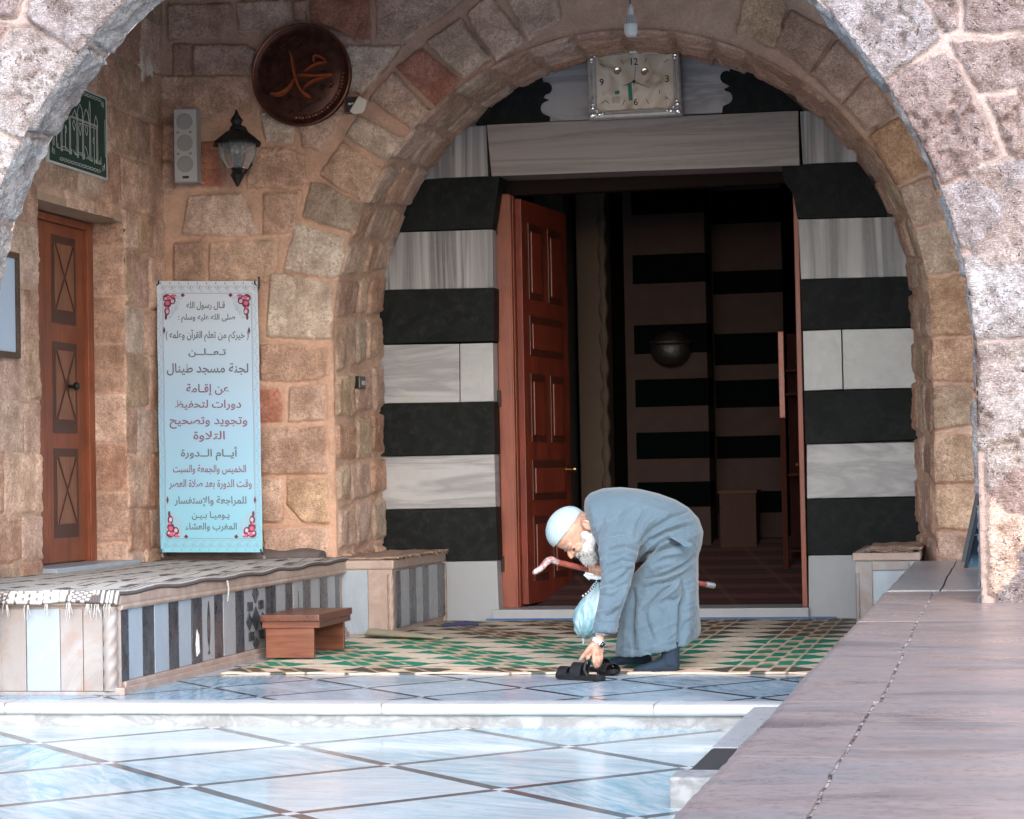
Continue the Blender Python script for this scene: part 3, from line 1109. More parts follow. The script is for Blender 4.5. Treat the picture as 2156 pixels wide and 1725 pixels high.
# roll mould under the slab, base mould
mb = MB()
mb.tube([(XB + .004, YB0 + .02, .445), (XB + .004, YB1, .445)], .018, 8)
mb.build('edge_moulding', M_pinkm, be, True)
mb = MB()
mb.box(XB - .05, XB + .035, YB0 - .01, YB1, -.01, .035, .006)
mb.box(XB - .05, XB + .018, YB0 + .06, YB1, .03, .062, .008)
mb.build('base_moulding', M_pinkm, be)


def zx3(zx, zy):
    return zx / 2.8133, 1111.7 + zy / 2.8133


def bench_y(zx, zymid):
    u, v = zx3(zx, zymid)
    return onX(u, v, XB)[1]


bounds = [715, 760, 845, 915, 998, 1058, 1135, 1195, 1270, 1322, 1393, 1445, 1575, 1632, 1690, 1735, 1793, 1840, 1897, 1938, 1985, 2012]
kinds = 'dwdwdwdwdwd*dwdwdwdwd'
ys = [bench_y(b, 690 - (b - 715) * .235) for b in bounds]
M_strip = marble('grey_white_marble_strip', (.44, .46, .49), (.33, .35, .39), 3, (1, 1, .5), amount=.4, rough=.38, dirt=(.33, .29, .27), dirtamt=.4)
for i, kd in enumerate(kinds):
    a, b = ys[i] + .002, ys[i + 1] - .002
    mb = MB()
    dd = .004 if kd == 'd' else .0025
    mb.box(XB - .02, XB + dd - .002 * (i % 3), a, b, .064, .428, .001)
    mb.build('black_strip' if kd == 'd' else 'star_panel' if kd == '*' else 'white_strip', M_blkm if kd == 'd' else M_strip if i > 6 or kd == '*' else M_bluem, be)
# cypress-shaped inlays in two of the white strips
for (i, wd, hh) in ((7, .055, .30), (15, .02, .27)):
    yc = (ys[i] + ys[i + 1]) / 2
    X = XB + .003
    pts = []
    for tt in np.linspace(0, 1, 14):
        wq = wd * .5 * (math.sin(math.pi * min(1, (1 - tt) * 1.15)) ** .8 if tt > .02 else .6) * (1 - .35 * tt)
        pts.append((wq, .10 + hh * tt))
    poly = [(X, yc - q, z) for q, z in pts] + [(X, yc + q, z) for q, z in reversed(pts)]
    mb = MB()
    mb.prism(poly, (.003, 0, 0))
    mb.build('cypress_inlay', M_blkm, be)
# broken star panel: grid of tilted squares and stars
yc, zc = (ys[11] + ys[12]) / 2, .245
yw = (ys[12] - ys[11]) * .5
mb = MB()


def quad(cy, cz, r1, r2, a):
    p = []
    for q in range(4):
        an = a + q * math.pi / 2
        rr = r1 if q % 2 == 0 else r2
        p.append((XB + .002, cy + rr * math.cos(an) * yw / .12, cz + rr * math.sin(an)))
    mb.prism(p, (.006, 0, 0))


for (dy, dz, r1, r2, a) in [(0, .15, .03, .055, 0), (-.06, .08, .035, .035, .785), (.06, .08, .035, .035, .785), (0, 0, .042, .07, 0), (-.07, -.01, .028, .05, 0), (.075, -.02, .028, .05, 0),
                            (-.05, -.1, .035, .035, .785), (.055, -.1, .03, .04, .785), (0, -.15, .03, .04, 0)]:
    quad(yc + dy * yw / .12, zc + dz, r1 * 1.05, r2 * 1.05, a)
mb.build('star_inlay', M_blkm, be)
# chipped white patch
mb = MB()
yq = (ys[6] + ys[7]) / 2
mb.prism([(XB + .003, yq - .02, .1), (XB + .003, yq + .03, .12), (XB + .003, yq + .02, .22), (XB + .003, yq - .01, .25), (XB + .003, yq - .03, .17)], (.003, 0, 0))
mb.build('plaster_patch', plain('white_plaster', (.75, .74, .72), .8), be)
# front end panels
M_endp = marble('washed_end_marble', (.45, .43, .425), (.34, .29, .275), 2.4, (1, 1, .7), amount=.8, rough=.5, dirt=(.40, .27, .22), dirtamt=.85)
edges = [(-14, 4), (8, 155), (160, 356), (360, 492), (496, 610)]
mats = [M_endp, M_endp, M_bluem, M_endp, M_endp]
for (a, b), m in zip(edges, mats):
    xa, xb = onY(*zx3(a, 700), YB0)[0], onY(*zx3(b, 700), YB0)[0]
    mb = MB()
    mb.box(xa, xb, YB0 - .004, YB0 + .03, .018, .44, .003)
    mb.build('end_panel', m, be)
mb = MB()
mb.box(-5.9, -4.98, YB0 - .002, YB0 + .03, .018, .44)
mb.build('end_panel', M_endp, be)
mb = MB()
mb.box(-5.9, XB + .01, YB0 - .012, YB0 + .03, -.01, .016, .004)
mb.build('end_plinth', M_endp, be)
# twisted corner colonnette


def rope(name, x, y, z0, z1, r, parent, mat, n=15):
    mb = MB()
    rings = []
    for i in range(n * 6 + 1):
        z = z0 + (z1 - z0) * i / (n * 6)
        ring = []
        for kq in range(16):
            a = 2 * math.pi * kq / 16
            q = r * (1 + .08 * math.cos(3 * a - i / 6 * 2.4))
            ring.append((x + q * math.cos(a), y + q * math.sin(a), z))
        rings.append(ring)
    mb.loft(rings)
    return mb.build(name, mat, parent, True)


rope('corner_colonnette', XB - .045, YB0 + .005, .02, .45, .036, be, M_endp)
mb = MB()
mb.box(XB - .02, XB + .004, YB0 + .03, ys[0] - .003, .02, .45, .003)
mb.build('corner_block', M_endp, be)
# pilaster block at the far end, its blue front panel and striped inner side
mb = MB()
x0, x1 = onY(722, 1260, YB1)[0], onY(777, 1260, YB1)[0]
mb.box(x0, x1, YB1 - .026, YB1 + .02, .015, .45, .003)
mb.build('front_panel', M_bluem, be)
mb = MB()
mb.box(x1 + .004, -4.10, YB1 - .04, YB1 + .16, 0, .455, .006)
mb.build('pilaster', M_pinkm, be)
rope('corner_colonnette', -4.115, YB1 - .035, .01, .42, .022, be, M_pinkm, 12)
b2 = [447, 475, 527, 567, 607, 642, 695, 737]
y2 = [onX((1200 + z / 1.5795) / 1.7811, (1980 + 400 / 1.5795) / 1.7811, -4.1)[1] for z in b2]
for i in range(7):
    mb = MB()
    mb.box(-4.13, -4.098 + (.004 if i % 2 == 0 else .002), y2[i] + .002, y2[i + 1] - .002, .05, .44, .001)
    mb.build('black_strip' if i % 2 == 0 else 'white_strip', M_blkm if i % 2 == 0 else M_strip, be)
mb = MB()
mb.box(-4.13, -4.085, y2[7] + .003, 16.42, .0, .455, .005)
mb.build('end_frame', M_pinkm, be)

# ---------------------------------------------------------------- woven mat on the bench
k = NT('woven_mat')
tc = k.attr('tint')
wv = k.math('MULTIPLY', k.math('SINE', k.math('MULTIPLY', k.sep()[0], 420)), k.math('SINE', k.math('MULTIPLY', k.sep()[1], 300)))
M_mat = k.out(k.mix(k.math('MULTIPLY', k.math('ADD', wv, 1.0), .12), tc, (.25, .23, .22)), .85, 0, k.bump(wv, .35, .004))


def cloth_grid(name, U, V, P, colfun, mat, parent=None, base=None, thick=.006):
    nu, nv = U.shape
    idx = np.arange(nu * nv).reshape(nu, nv)
    q = np.stack([idx[:-1, :-1], idx[1:, :-1], idx[1:, 1:], idx[:-1, 1:]], -1).reshape(-1, 4)
    top = P.reshape(-1, 3)
    bot = top - np.array([0, 0, thick])
    n = nu * nv
    rim = np.concatenate([idx[:, 0], idx[-1, 1:], idx[-2::-1, -1], idx[0, -2:0:-1]])
    r2 = np.roll(rim, -1)
    side = np.stack([rim, rim + n, r2 + n, r2], -1)
    F = np.concatenate([q, q[:, ::-1] + n, side])
    o = mesh_obj(name, np.concatenate([top, bot]), F, mat, parent, True, base=base)
    c = np.ones((2 * n, 4), np.float32)
    cc = colfun(U, V).reshape(-1, 3)
    c[:n, :3] = cc
    c[n:, :3] = cc
    a = o.data.color_attributes.new('tint', 'FLOAT_COLOR', 'POINT')
    a.data.foreach_set('color', c.reshape(-1))
    return o


mx0, mx1, my0, my1 = -5.78, XB + .035, YB0 - .075, 15.02
U, V = np.meshgrid(np.linspace(mx0, mx1, 200), np.linspace(my0, my1, 420), indexing='ij')
edge_w = .012 * fbm(U * 0 + 3, V, 2.2, 5, 3)
P = np.stack([U + edge_w * (U > XB - .3) * 2, V, ZB + .012 + .008 * (fbm(U, V, 3, 9, 4) + 1) + .006 * np.sin(V * 9 + U * 3) * (U > XB - .4)], -1)
ov = np.clip(U - (XB + .02), 0, 1)
P[..., 2] -= ov * .9
P[..., 0] -= ov * .3
fr = np.clip((YB0 - .02) - V, 0, 1)
P[..., 2] -= fr * 1.0 + .01 * fbm(U, V, 7, 12, 2) * (fr > 0)
P[..., 1] += fr * .55


def mat_col(U, V):
    W = U + .012 * fbm(U, V, 5, 31, 3)
    s_ = (W - mx0) / .30
    ph = s_ - np.floor(s_)
    white = np.array([.50, .495, .485])
    blk = np.array([.065, .05, .05])
    brk = fbm(U, V, 4, 37, 3)
    zig = np.abs(((V * 3.3 + np.floor(s_) * .37) % 1) - .5)
    dark = ((ph < .20) & (zig + brk * .25 > .17)) | ((ph > .27) & (ph < .32) & ((V * 16 % 1) < .6)) | ((ph > .60) & (ph < .645) & (brk > -.25))
    dark |= (U > XB - .10) & (np.mod((U - XB) * 40, 1) < .45)
    hat = (V < YB0 + .10)
    dark = np.where(hat & (U < XB - .32), ((U * 26 % 1) < .3) & (np.abs((U * 26 + V * 60) % 2 - 1) < .5), dark)
    dark |= hat & ((np.abs(U + 5.08) < .045) | (np.abs(U + 4.62) < .06)) & (np.mod(V * 45 + U * 20, 1) < .6)
    return np.where(dark[..., None], blk, white)


mat = thing('woven_mat', 'black and white woven mat spread over the long bench', 'mat', (-5.1, 13, ZB))
cloth_grid('weave', U, V, P, mat_col, M_mat, mat, thick=.012)
M_fr = plain('fringe_yarn', (.42, .41, .40), .9)
fx = [-5.62, -5.4, -5.2, -5.05, -4.93, -4.82, -4.70, -4.59, -4.545, -4.49]
for x in fx:
    mb = MB()
    for q in range(5):
        a = x + random.uniform(-.018, .018)
        z0 = ZB - .035
        L = random.uniform(.05, .10)
        mb.tube([(a * .5 + x * .5, YB0 - .035, z0 + .01), (a, YB0 - .045, z0 - L * .4), (a + random.uniform(-.012, .012), YB0 - .04, z0 - L)], [.0026, .0022, .0014], 5)
    mb.build('tassel', M_fr, mat)
mb = MB()
yq = onX(*zx3(1345, 360), XB + .04)[1]
mb.tube([(XB + .042, yq, ZB - .01), (XB + .046, yq + .01, ZB - .06), (XB + .044, yq - .005, ZB - .13)], [.005, .005, .003], 6)
mb.build('tassel', M_fr, mat)
# rolled fold of a second dark mat by the wall and brown mat on the end block
M_brmat = plain('brown_straw', (.27, .19, .145), .95, bump=.8, dist=.012, scale=40)
rm = thing('rolled_rug', 'dark folded rug lying along the wall behind the banner', 'rug', (-5.2, 14.9, ZB))
rings = []
for i, x in enumerate(np.linspace(-5.75, -4.62, 30)):
    h = .03 + .022 * (math.sin(i * .8) * .4 + 1)
    rings.append([(x, 15.06 + .09 * math.cos(a) + .01 * math.sin(i * 1.7), ZB + .03 + h * math.sin(a)) for a in np.linspace(0, 2 * math.pi, 13)[:-1]])
MB().loft(rings).build('fold', plain('dark_rug', (.12, .10, .10), .95, bump=.6, dist=.01, scale=60), rm, True)
em = thing('straw_mat', 'frayed brown straw mat on the end block of the left bench', 'mat', (-4.3, 15.6, ZB))
U, V = np.meshgrid(np.linspace(-4.62, -4.075, 50), np.linspace(15.05, 16.43, 90), indexing='ij')
P = np.stack([U + .02 * fbm(U, V, 9, 3, 3), V + .02 * fbm(U, V, 9, 13, 3), ZB + .022 + .012 * fbm(U, V, 12, 23, 3)], -1)
cloth_grid('weave', U, V, P, lambda U, V: np.array([.3, .2, .15]) * (1 + .5 * fbm(U, V, 30, 5, 2))[..., None], k.m if False else M_mat, em, thick=.014)
mb = MB()
for q in range(60):
    y = random.uniform(15.05, 16.4)
    mb.tube([(-4.09, y, ZB + .02), (-4.07, y + random.uniform(-.02, .02), ZB + .026), (-4.05 + random.uniform(-.01, .01), y + random.uniform(-.04, .04), ZB + .01 + random.uniform(-.02, .02))], [.003, .0025, .0015], 4)
mb.build('frayed_edge', M_brmat, em)

# ================================================================ RIGHT BENCH
XRB, ZR = -.606, .465
rb = thing('wet_stone_bench', 'wide wet marble ledge running from the foreground to the portal on the right', 'bench', (0.2, 9, -.11))


def crackx(y):
    return -.353 + .007 * (vnoise(np.array([y * 1.7]), np.array([.3]), 77)[0] - .5) * 2 + .0035 * (vnoise(np.array([y * 11.]), np.array([.3]), 78)[0] - .5) * 2 + (.014 if 6.05 < y < 7.7 else 0) + (.03 if y > 11.45 else 0)


def slab_grid(name, y0, y1, left, right, z, parent, mat, th=.05, er=1.0, ny=200, seed=5):
    """stone slab with a softly worn left edge; left/right are functions of y"""
    ysl = np.linspace(y0, y1, ny)
    prof = [(0.0, -th), (0.0, -.02 * er), (.004 * er, -.009 * er), (.012 * er, -.003 * er), (.028 * er, 0)]
    vs, fs = [], []
    W = 14
    for y in ysl:
        l, r = left(y), right(y)
        for (dx, dz) in prof:
            vs.append((l + dx, y, z + dz))
        for q in range(1, W + 1):
            x = l + .028 + (r - l - .028) * q / W
            vs.append((x, y, z + .0025 * (vnoise(np.array([x * 3]), np.array([y * 3]), seed)[0] - .5)))
        vs.append((r, y, z - th))
    m = len(prof) + W + 1
    for i in range(ny - 1):
        for j in range(m - 1):
            fs.append([i * m + j, i * m + j + 1, (i + 1) * m + j + 1, (i + 1) * m + j])
    fs.append(list(range(m)))
    fs.append([(ny - 1) * m + j for j in range(m)][::-1])
    return mesh_obj(name, vs, fs, mat, parent, False)


def edgex(y):
    return XRB + .006 * (vnoise(np.array([y * 2.3]), np.array([.7]), 55)[0] - .5) * 2 + .006 * (vnoise(np.array([y * 14.]), np.array([.7]), 56)[0] - .5)


cuts = [2.2, 4.9, 6.05, 7.7, 9.25, 10.62, 11.45]
for a, b in zip(cuts[:-1], cuts[1:]):
    slab_grid('edge_slab', a + .0022, b - .0022, edgex, lambda y: crackx(y) - .0042, ZR + random.uniform(-.001, .001), rb, M_wet, ny=int((b - a) * 70))
cuts2 = [2.2, 5.6, 7.15, 9.3, 11.45]
for a, b in zip(cuts2[:-1], cuts2[1:]):
    slab_grid('inner_slab', a + .0022, b - .0022, lambda y: crackx(y) + .0042, lambda y: 1.62, ZR + random.uniform(-.001, .001), rb, M_wet, er=.12, ny=int((b - a) * 90))
M_dry = marble('dull_grey_ledge_marble', (.44, .42, .42), (.3, .28, .29), 2, (.6, 5, 1), amount=.5, rough=.32, dirt=(.3, .25, .23), dirtamt=.35)
slab_grid('edge_slab', 11.455, 15.0, lambda y: edgex(y) + .012, lambda y: crackx(y) - .004, ZR + .006, rb, M_dry, ny=220)
slab_grid('inner_slab', 11.455, 15.19, lambda y: crackx(y) + .004, lambda y: 1.62, ZR + .006, rb, M_dry, er=.12, ny=220)
mb = MB()
mb.box(XRB + .02, 1.62, 2.2, 15.18, -.11, ZR - .045)
mb.build('body', plain('grimy_bed_mortar', (.16, .12, .10), .95), rb)
k = NT('crumbling_joint_filler')
n1_ = k.noise(9, 5, .7)
n2_ = k.noise(70, 4, .7)
c_ = k.mix(k.ramp(k.math('ADD', k.math('MULTIPLY', n1_, .7), k.math('MULTIPLY', n2_, .3)), [(.46, 0.0), (.54, 1.0)]), (.05, .035, .03), (.44, .37, .34))
M_fill = k.out(c_, .95, 0, k.bump(n2_, .8, .006))
vs, fs = [], []
yy = np.linspace(2.25, 11.44, 1200)
for i, y in enumerate(yy):
    dz = .007 * vnoise(np.array([y * 9.]), np.array([.2]), 88)[0] + .004 * vnoise(np.array([y * 60.]), np.array([.2]), 89)[0]
    for q in (-.0065, 0, .0065):
        vs.append((crackx(y) + q, y, ZR - .0125 + dz + (.002 if q == 0 else 0)))
for i in range(len(yy) - 1):
    for j in range(2):
        fs.append([i * 3 + j, i * 3 + j + 1, (i + 1) * 3 + j + 1, (i + 1) * 3 + j])
mesh_obj('joint_filler', vs, fs, M_fill, rb, True)
# white kerb with a black block at the foot of the ledge
kb = thing('kerb_stone', 'low white kerb with a black square at the foot of the right ledge', 'kerb', (-.9, 9, -.11))


def kerb_part(name, y0, y1, z, mat, x=-1.16):
    MB().box(x, XRB + .03, y0, y1, -.13, z, .012).build(name, mat, kb)


kerb_part('white_block', 8.0, 8.215, 0.0, M_riser, -1.19)
kerb_part('black_block', 8.22, 8.885, -.003, plain('black_kerb_stone', (.035, .033, .034), .75, bump=.5, dist=.006), -1.15)
kerb_part('white_block', 8.89, 10.43, -.002, M_step, -1.155)
# pedestal at the far end
pe = thing('carved_pedestal', 'small carved marble block at the far end of the right ledge', 'block', (-.8, 15.1, 0))
MB().box(-.97, -.56, 14.98, 16.44, 0, .475).build('body', M_pale, pe)
MB().box(-.985, -.55, 14.955, 16.44, .478, .53, .008).build('cap', M_pinkm, pe)
mb = MB()
for (a, b, c, d) in ((-.97, -.86, .02, .47), (-.86, -.62, .415, .47)):
    mb.box(a, b, 14.965, 14.99, c, d, .004)
mb.build('frame', M_endp, pe)
MB().box(-.855, -.62, 14.976, 14.99, .02, .41, .002).build('panel', M_bluem, pe)
rope('corner_colonnette', -.955, 14.968, .02, .40, .014, pe, M_endp, 12)
sm = thing('straw_mat', 'scrap of frayed straw matting on the carved pedestal at right', 'mat', (-.75, 15.2, .53))
U, V = np.meshgrid(np.linspace(-.90, -.55, 36), np.linspace(14.97, 16.3, 60), indexing='ij')
P = np.stack([U + .025 * fbm(U, V, 9, 3, 3), V + .025 * fbm(U, V, 9, 13, 3), .552 + .018 * fbm(U, V, 8, 29, 3)], -1)
cloth_grid('weave', U, V, P, lambda U, V: np.array([.34, .22, .16]) * (1 + .6 * fbm(U, V, 30, 5, 2))[..., None], M_mat, sm, thick=.016)
mb = MB()
for q in range(60):
    x = random.uniform(-.9, -.55)
    mb.tube([(x, 14.99, .553), (x + random.uniform(-.02, .02), 14.96, .55), (x + random.uniform(-.05, .05), 14.93, .545 + random.uniform(-.02, .02))], [.003, .003, .0015], 4)
mb.build('frayed_edge', M_brmat, sm)
# dark folded board leaning behind the right pier
k = NT('chipped_blue_paint')
n1_ = k.noise(16, 5, .65)
c_ = k.mix(k.ramp(n1_, [(.56, 0.0), (.585, 1.0)]), (.010, .015, .024), (.13, .26, .33))
z_ = k.sep()[2]
M_board = k.out(k.mix(k.ramp(z_, [(.02, .7), (.10, 0.0)]), c_, (.10, .19, .25)), .65, 0, k.bump(n1_, .3, .003), .12)
lb = thing('folded_board', 'dark blue folding board with chipped paint leaning behind the right pier', 'board', (-.18, 13.7, ZR))


def board(name, pts, y0, ytop, th, mat):
    bm_pts = []
    for u, v in pts:
        f = (1200 - v) / 310
        p = onY(u, v, y0 + (ytop - y0) * f)
        bm_pts.append(tuple(p))
    MB().prism(bm_pts, (.012, th, 0), 0, .004).build(name, mat, lb)


board('back_panel', [(2023, 1183), (2036, 1186), (2080, 985), (2092, 885), (2084, 890), (2060, 1010)], 13.78, 14.0, .02, plain('black_board', (.02, .022, .026), .35))
board('front_panel', [(2034, 1196), (2083, 1194), (2150, 950), (2150, 900), (2090, 905), (2076, 1010)], 13.68, 13.95, .03, M_board)
mb = MB()
mb.tube([onY(2033, 1196, 13.675), onY(2074, 1012, 13.8), onY(2089, 910, 13.88)], .010, 8)
mb.build('edge_rail', plain('rail_paint', (.03, .04, .05), .6, spec=.2), lb, True)

# ================================================================ CARPET IN THE PORCH
cx0, cx1, cy0, cy1 = -4.31, XRB - .01, 12.06, 16.40
st_ = .0135
U, V = np.meshgrid(np.arange(cx0, cx1, st_), np.arange(cy0, cy1, st_), indexing='ij')


def carpet_col(U, V):
    tan = np.array([.70, .53, .40])
    pale = np.array([.74, .64, .52])
    grn = np.array([.008, .24, .15])
    olive = np.array([.30, .27, .15])
    drk = np.array([.05, .045, .035])
    shear = np.where(U < -2.35, (V - 12.6) * .55, 0)
    X = U + shear
    T = (X + 50) / .74
    ph = (T - np.floor(T))
    rowp = .40
    r = (V - 12.44) / rowp
    rf = r - np.floor(r)
    jag = .045 * fbm(U, V, 26, 3, 2)
    # column A: facing triangles, column B: stepped little squares
    A = ph < .60
    t_ = np.abs(ph / .60 - .5) * 2            # 0 centre .. 1 edge
    tri = A & (np.abs(rf - .5) < (.47 * np.clip((t_ - .14) / .86, 0, 1) + jag)) & (t_ < .97)
    hollow = A & (np.abs(rf - .5) < .07) & (t_ > .12) & (t_ < .3)
    pb = (ph - .60) / .40
    cell = np.floor(pb * 3)
    fr = pb * 3 - cell
    sh = np.where(cell == 1, .5, 0.0)
    rr = (r + sh) % 1
    sq = (~A) & (np.abs(rr - .5) < .30 + jag) & (fr > .06) & (fr < .94)
    thin = (~A) & (np.abs(rr - .95) < .09) & (fr > .3) & (fr < .75)
    green_zone = (V > 12.43) & (V < 14.62)
    front = V <= 12.43
    c = np.where(A[..., None], pale, tan * .85 + olive * .15)
    colr = np.where(green_zone[..., None], grn, np.where(((cell == 1) | A)[..., None], drk * 1.6, np.array([.12, .085, .05])))
    c = np.where((tri | sq)[..., None], colr, c)
    c = np.where((hollow | thin)[..., None], olive * np.where(green_zone, 1, .5)[..., None], c)
    c = np.where((front & ~(tri | sq))[..., None], tan * 1.1, c)
    # border line and edge stitching
    bl = (np.abs(V - 12.43) < .012) | (np.abs(V - 12.075) < .01)
    c = np.where(bl[..., None], np.array([.16, .30, .22]) * .8, c)
    back = V > 14.62
    c = np.where((back & ~(tri | sq))[..., None], c * .8, c)
    seam = np.abs((U + 3.05) - (V - 12.9) * .62) < .012
    c = np.where((seam & (V < 14.7))[..., None], drk, c)
    return c * (1 + .22 * fbm(U, V, 40, 8, 2) + .15 * fbm(U, V, 2, 18, 3))[..., None]


k = NT('woven_plastic_carpet')
sx = k.sep()
rib = k.math('SINE', k.math('MULTIPLY', sx[0], 700))
rib2 = k.math('SINE', k.math('MULTIPLY', sx[1], 420))
wv = k.math('MULTIPLY', rib, rib2)
M_carp = k.out(k.mix(k.math('MULTIPLY', k.math('ADD', wv, 1.0), .1), k.attr('tint'), (.06, .05, .04)), .6, 0, k.bump(wv, .3, .004), .35)
ca = thing('patterned_carpet', 'green and tan patterned carpet on the porch floor in front of the doorway', 'carpet', (-2.4, 14, 0))
P = np.stack([U, V + .012 * fbm(U, V * 0, 3, 6, 2) * (V < 12.3), .010 + .006 * fbm(U, V, 4, 14, 3)], -1)
cloth_grid('weave', U, V, P, carpet_col, M_carp, ca, thick=.009)
# flap turned back beside the bench
pts = [(-4.12, 14.0), (-3.98, 14.3), (-3.55, 14.55), (-3.35, 14.35), (-3.6, 13.95), (-4.05, 13.72)]
rings = []
for s_ in np.linspace(0, 1, 16):
    x = -4.22 + .62 * s_
    y = 14.75 - .30 * s_ - .1 * s_ * s_
    hw = .02 + .07 * math.sin(math.pi * min(1, s_ * 1.05 + .1)) ** .6
    hh = .008 + .016 * (1 - s_)
    rings.append([(x + .3 * hw * math.sin(a), y + hw * math.cos(a), .022 + hh + hh * math.sin(a)) for a in np.linspace(0, 2 * math.pi, 11)[:-1]])
MB().loft(rings).build('turned_back_flap', plain('carpet_backing', (.33, .30, .22), .9, bump=.7, dist=.006, scale=90), ca, True)
MB().box(-3.78, -1.2, 16.385, 16.40, .012, .024, .003).build('edge_tape', plain('blue_tape', (.02, .10, .28), .5), ca)
MB().tube([(-3.95, 15.75, .02), (-3.8, 15.8, .024), (-3.7, 15.82, .02)], [.012, .018, .01], 8).build('rolled_edge', plain('navy_cloth', (.02, .03, .09), .8), ca, True)

# ================================================================ STEP STOOL
M_stool = wood('red_brown_wood', (.12, .036, .02), (.25, .09, .05), 0, .35)
M_stoolt = wood('red_brown_top', (.09, .032, .02), (.18, .07, .045), 1, .28)
sl = thing('step_stool', 'low reddish wooden step stool beside the striped bench', 'stool', (-4.2, 13.3, 0))
sx0, sx1, sy0, sy1 = -4.355, -4.05, 12.985, 13.64
mb = MB(); mb.box(sx0 - .02, sx1 + .045, sy0 - .03, sy1 + .02, .235, .275, .006); mb.build('top', M_stoolt, sl)
mb = MB(); mb.box(sx0 + .005, sx1, sy0, sy0 + .025, 0.016, .236, .003); mb.build('front_panel', M_stool, sl)
mb = MB(); mb.box(sx0 + .005, sx1, sy1 - .03, sy1, 0.016, .236, .003); mb.build('back_panel', M_stool, sl)
mb = MB(); mb.box(sx0 + .005, sx0 + .03, sy0 + .025, sy1 - .03, 0.10, .236, .002); mb.build('stretcher', M_stool, sl)
mb = MB(); mb.box(sx0 - .012, sx1 + .035, sy0 - .012, sy0 - .001, .195, .236, .002); mb.build('apron', M_stool, sl)
mb = MB(); mb.box(sx1 + .025, sx1 + .038, sy0, sy1, .195, .236, .002); mb.build('apron', M_stoolt, sl)

# ================================================================ BIG DOUBLE DOOR
M_door = wood('varnished_red_wood', (.11, .017, .009), (.27, .046, .023), 2, .42)
M_doord = wood('dark_door_moulding', (.05, .012, .008), (.11, .028, .016), 2, .35)
M_frame = wood('orange_frame_wood', (.19, .038, .018), (.34, .08, .038), 2, .42)
dd = thing('double_door', 'tall red wooden double door standing open in the striped portal', 'door', (-2.55, 16.7, tz))
DX0, DXR = -3.70, -1.375
mb = MB()
mb.box(DX0, DX0 + .105, 16.615, 16.86, tz, 3.20, .006)
mb.tube([(DX0 + .107, 16.632, tz), (DX0 + .107, 16.632, 3.19)], .014, 8)
mb.box(DX0 + .118, DX0 + .126, 16.66, 16.86, tz, 3.19, .002)
mb.build('frame', M_frame, dd, label='left jamb of the door frame')
mb = MB()
mb.box(DXR - .078, DXR - .040, 16.50, 16.86, tz, 3.10, .005)
mb.box(DXR - .038, DXR + .06, 16.76, 16.86, tz, 3.10, .006)
mb.build('frame', M_frame, dd, label='right jamb of the door frame')
mb = MB()
mb.box(DX0, DXR, 16.74, 16.86, 3.20, 3.34, .004)
mb.build('frame', plain('dark_head_wood', (.012, .006, .005), .7, spec=.1), dd, label='dark head of the door frame')  # head coloured near-black, unlike the orange jambs


def leaf(xh, side):
    """leaf opened inward, lying along Y; panels on both faces"""
    y0, y1, z0, z1, th = 16.72, 17.84, tz + .02, 3.17, .05
    xa, xb = (xh, xh + th) if side > 0 else (xh - th, xh)
    mb = MB()
    mb.box(xa, xb, y0, y1, z0, z1, .004)
    lf = mb.build('leaf', M_door, dd, label='left leaf folded inward' if side > 0 else 'right leaf folded inward')
    H = z1 - z0
    rows = [(.055, .245, 2), (.285, .385, 1), (.43, .60, 2), (.645, .745, 1), (.785, .945, 2)]
    xf = xb if side > 0 else xa
    sg = 1 if side > 0 else -1
    for a, b, n in rows:
        zb, za = z1 - H * a, z1 - H * b
        wy = (y1 - y0 - .30)
        for q in range(n):
            g = .14
            wq = (wy - g * (n - 1)) / n
            p0 = y0 + .15 + q * (wq + g)
            mb = MB()
            mb.box(min(xf, xf + sg * .006), max(xf, xf + sg * .006), p0, p0 + wq, za, zb, .002)
            pan = mb.build('panel', M_doord, lf)
            mb = MB()
            mb.box(min(xf, xf + sg * .016), max(xf, xf + sg * .016), p0 + .05, p0 + wq - .05, za + .05, zb - .06, .008)
            o2 = mb.build('panel', M_door, lf)
    mb = MB()
    zk = 1.12
    mb.lathe([(.028, 0), (.028, .008), (.012, .012), (.012, .035), (.026, .045), (.03, .06), (.02, .075), (0, .078)], (xf, y1 - .09, zk), (sg, 0, 0), 16)
    mb.build('knob', plain('brass', (.55, .4, .2), .25, 1.0), lf, True)
    pv = Vector((xh, y0, 0)) - wloc(lf)
    T_ = Matrix.Translation(pv) @ Matrix.Rotation(math.radians(-6.8 if side > 0 else 3), 4, 'Z') @ Matrix.Translation(-pv)
    for o_ in [lf] + list(lf.children):
        o_.data.transform(T_)


leaf(DX0 + .128, 1)
leaf(DXR - .036, -1)
for z in (.42, 1.66, 2.95):
    mb = MB()
    mb.box(DX0 - .012, DX0 + .022, 16.585, 16.599, z - .06, z + .06, .003)
    mb.build('hinge', plain('dark_iron', (.03, .022, .02), .5, .7), dd)

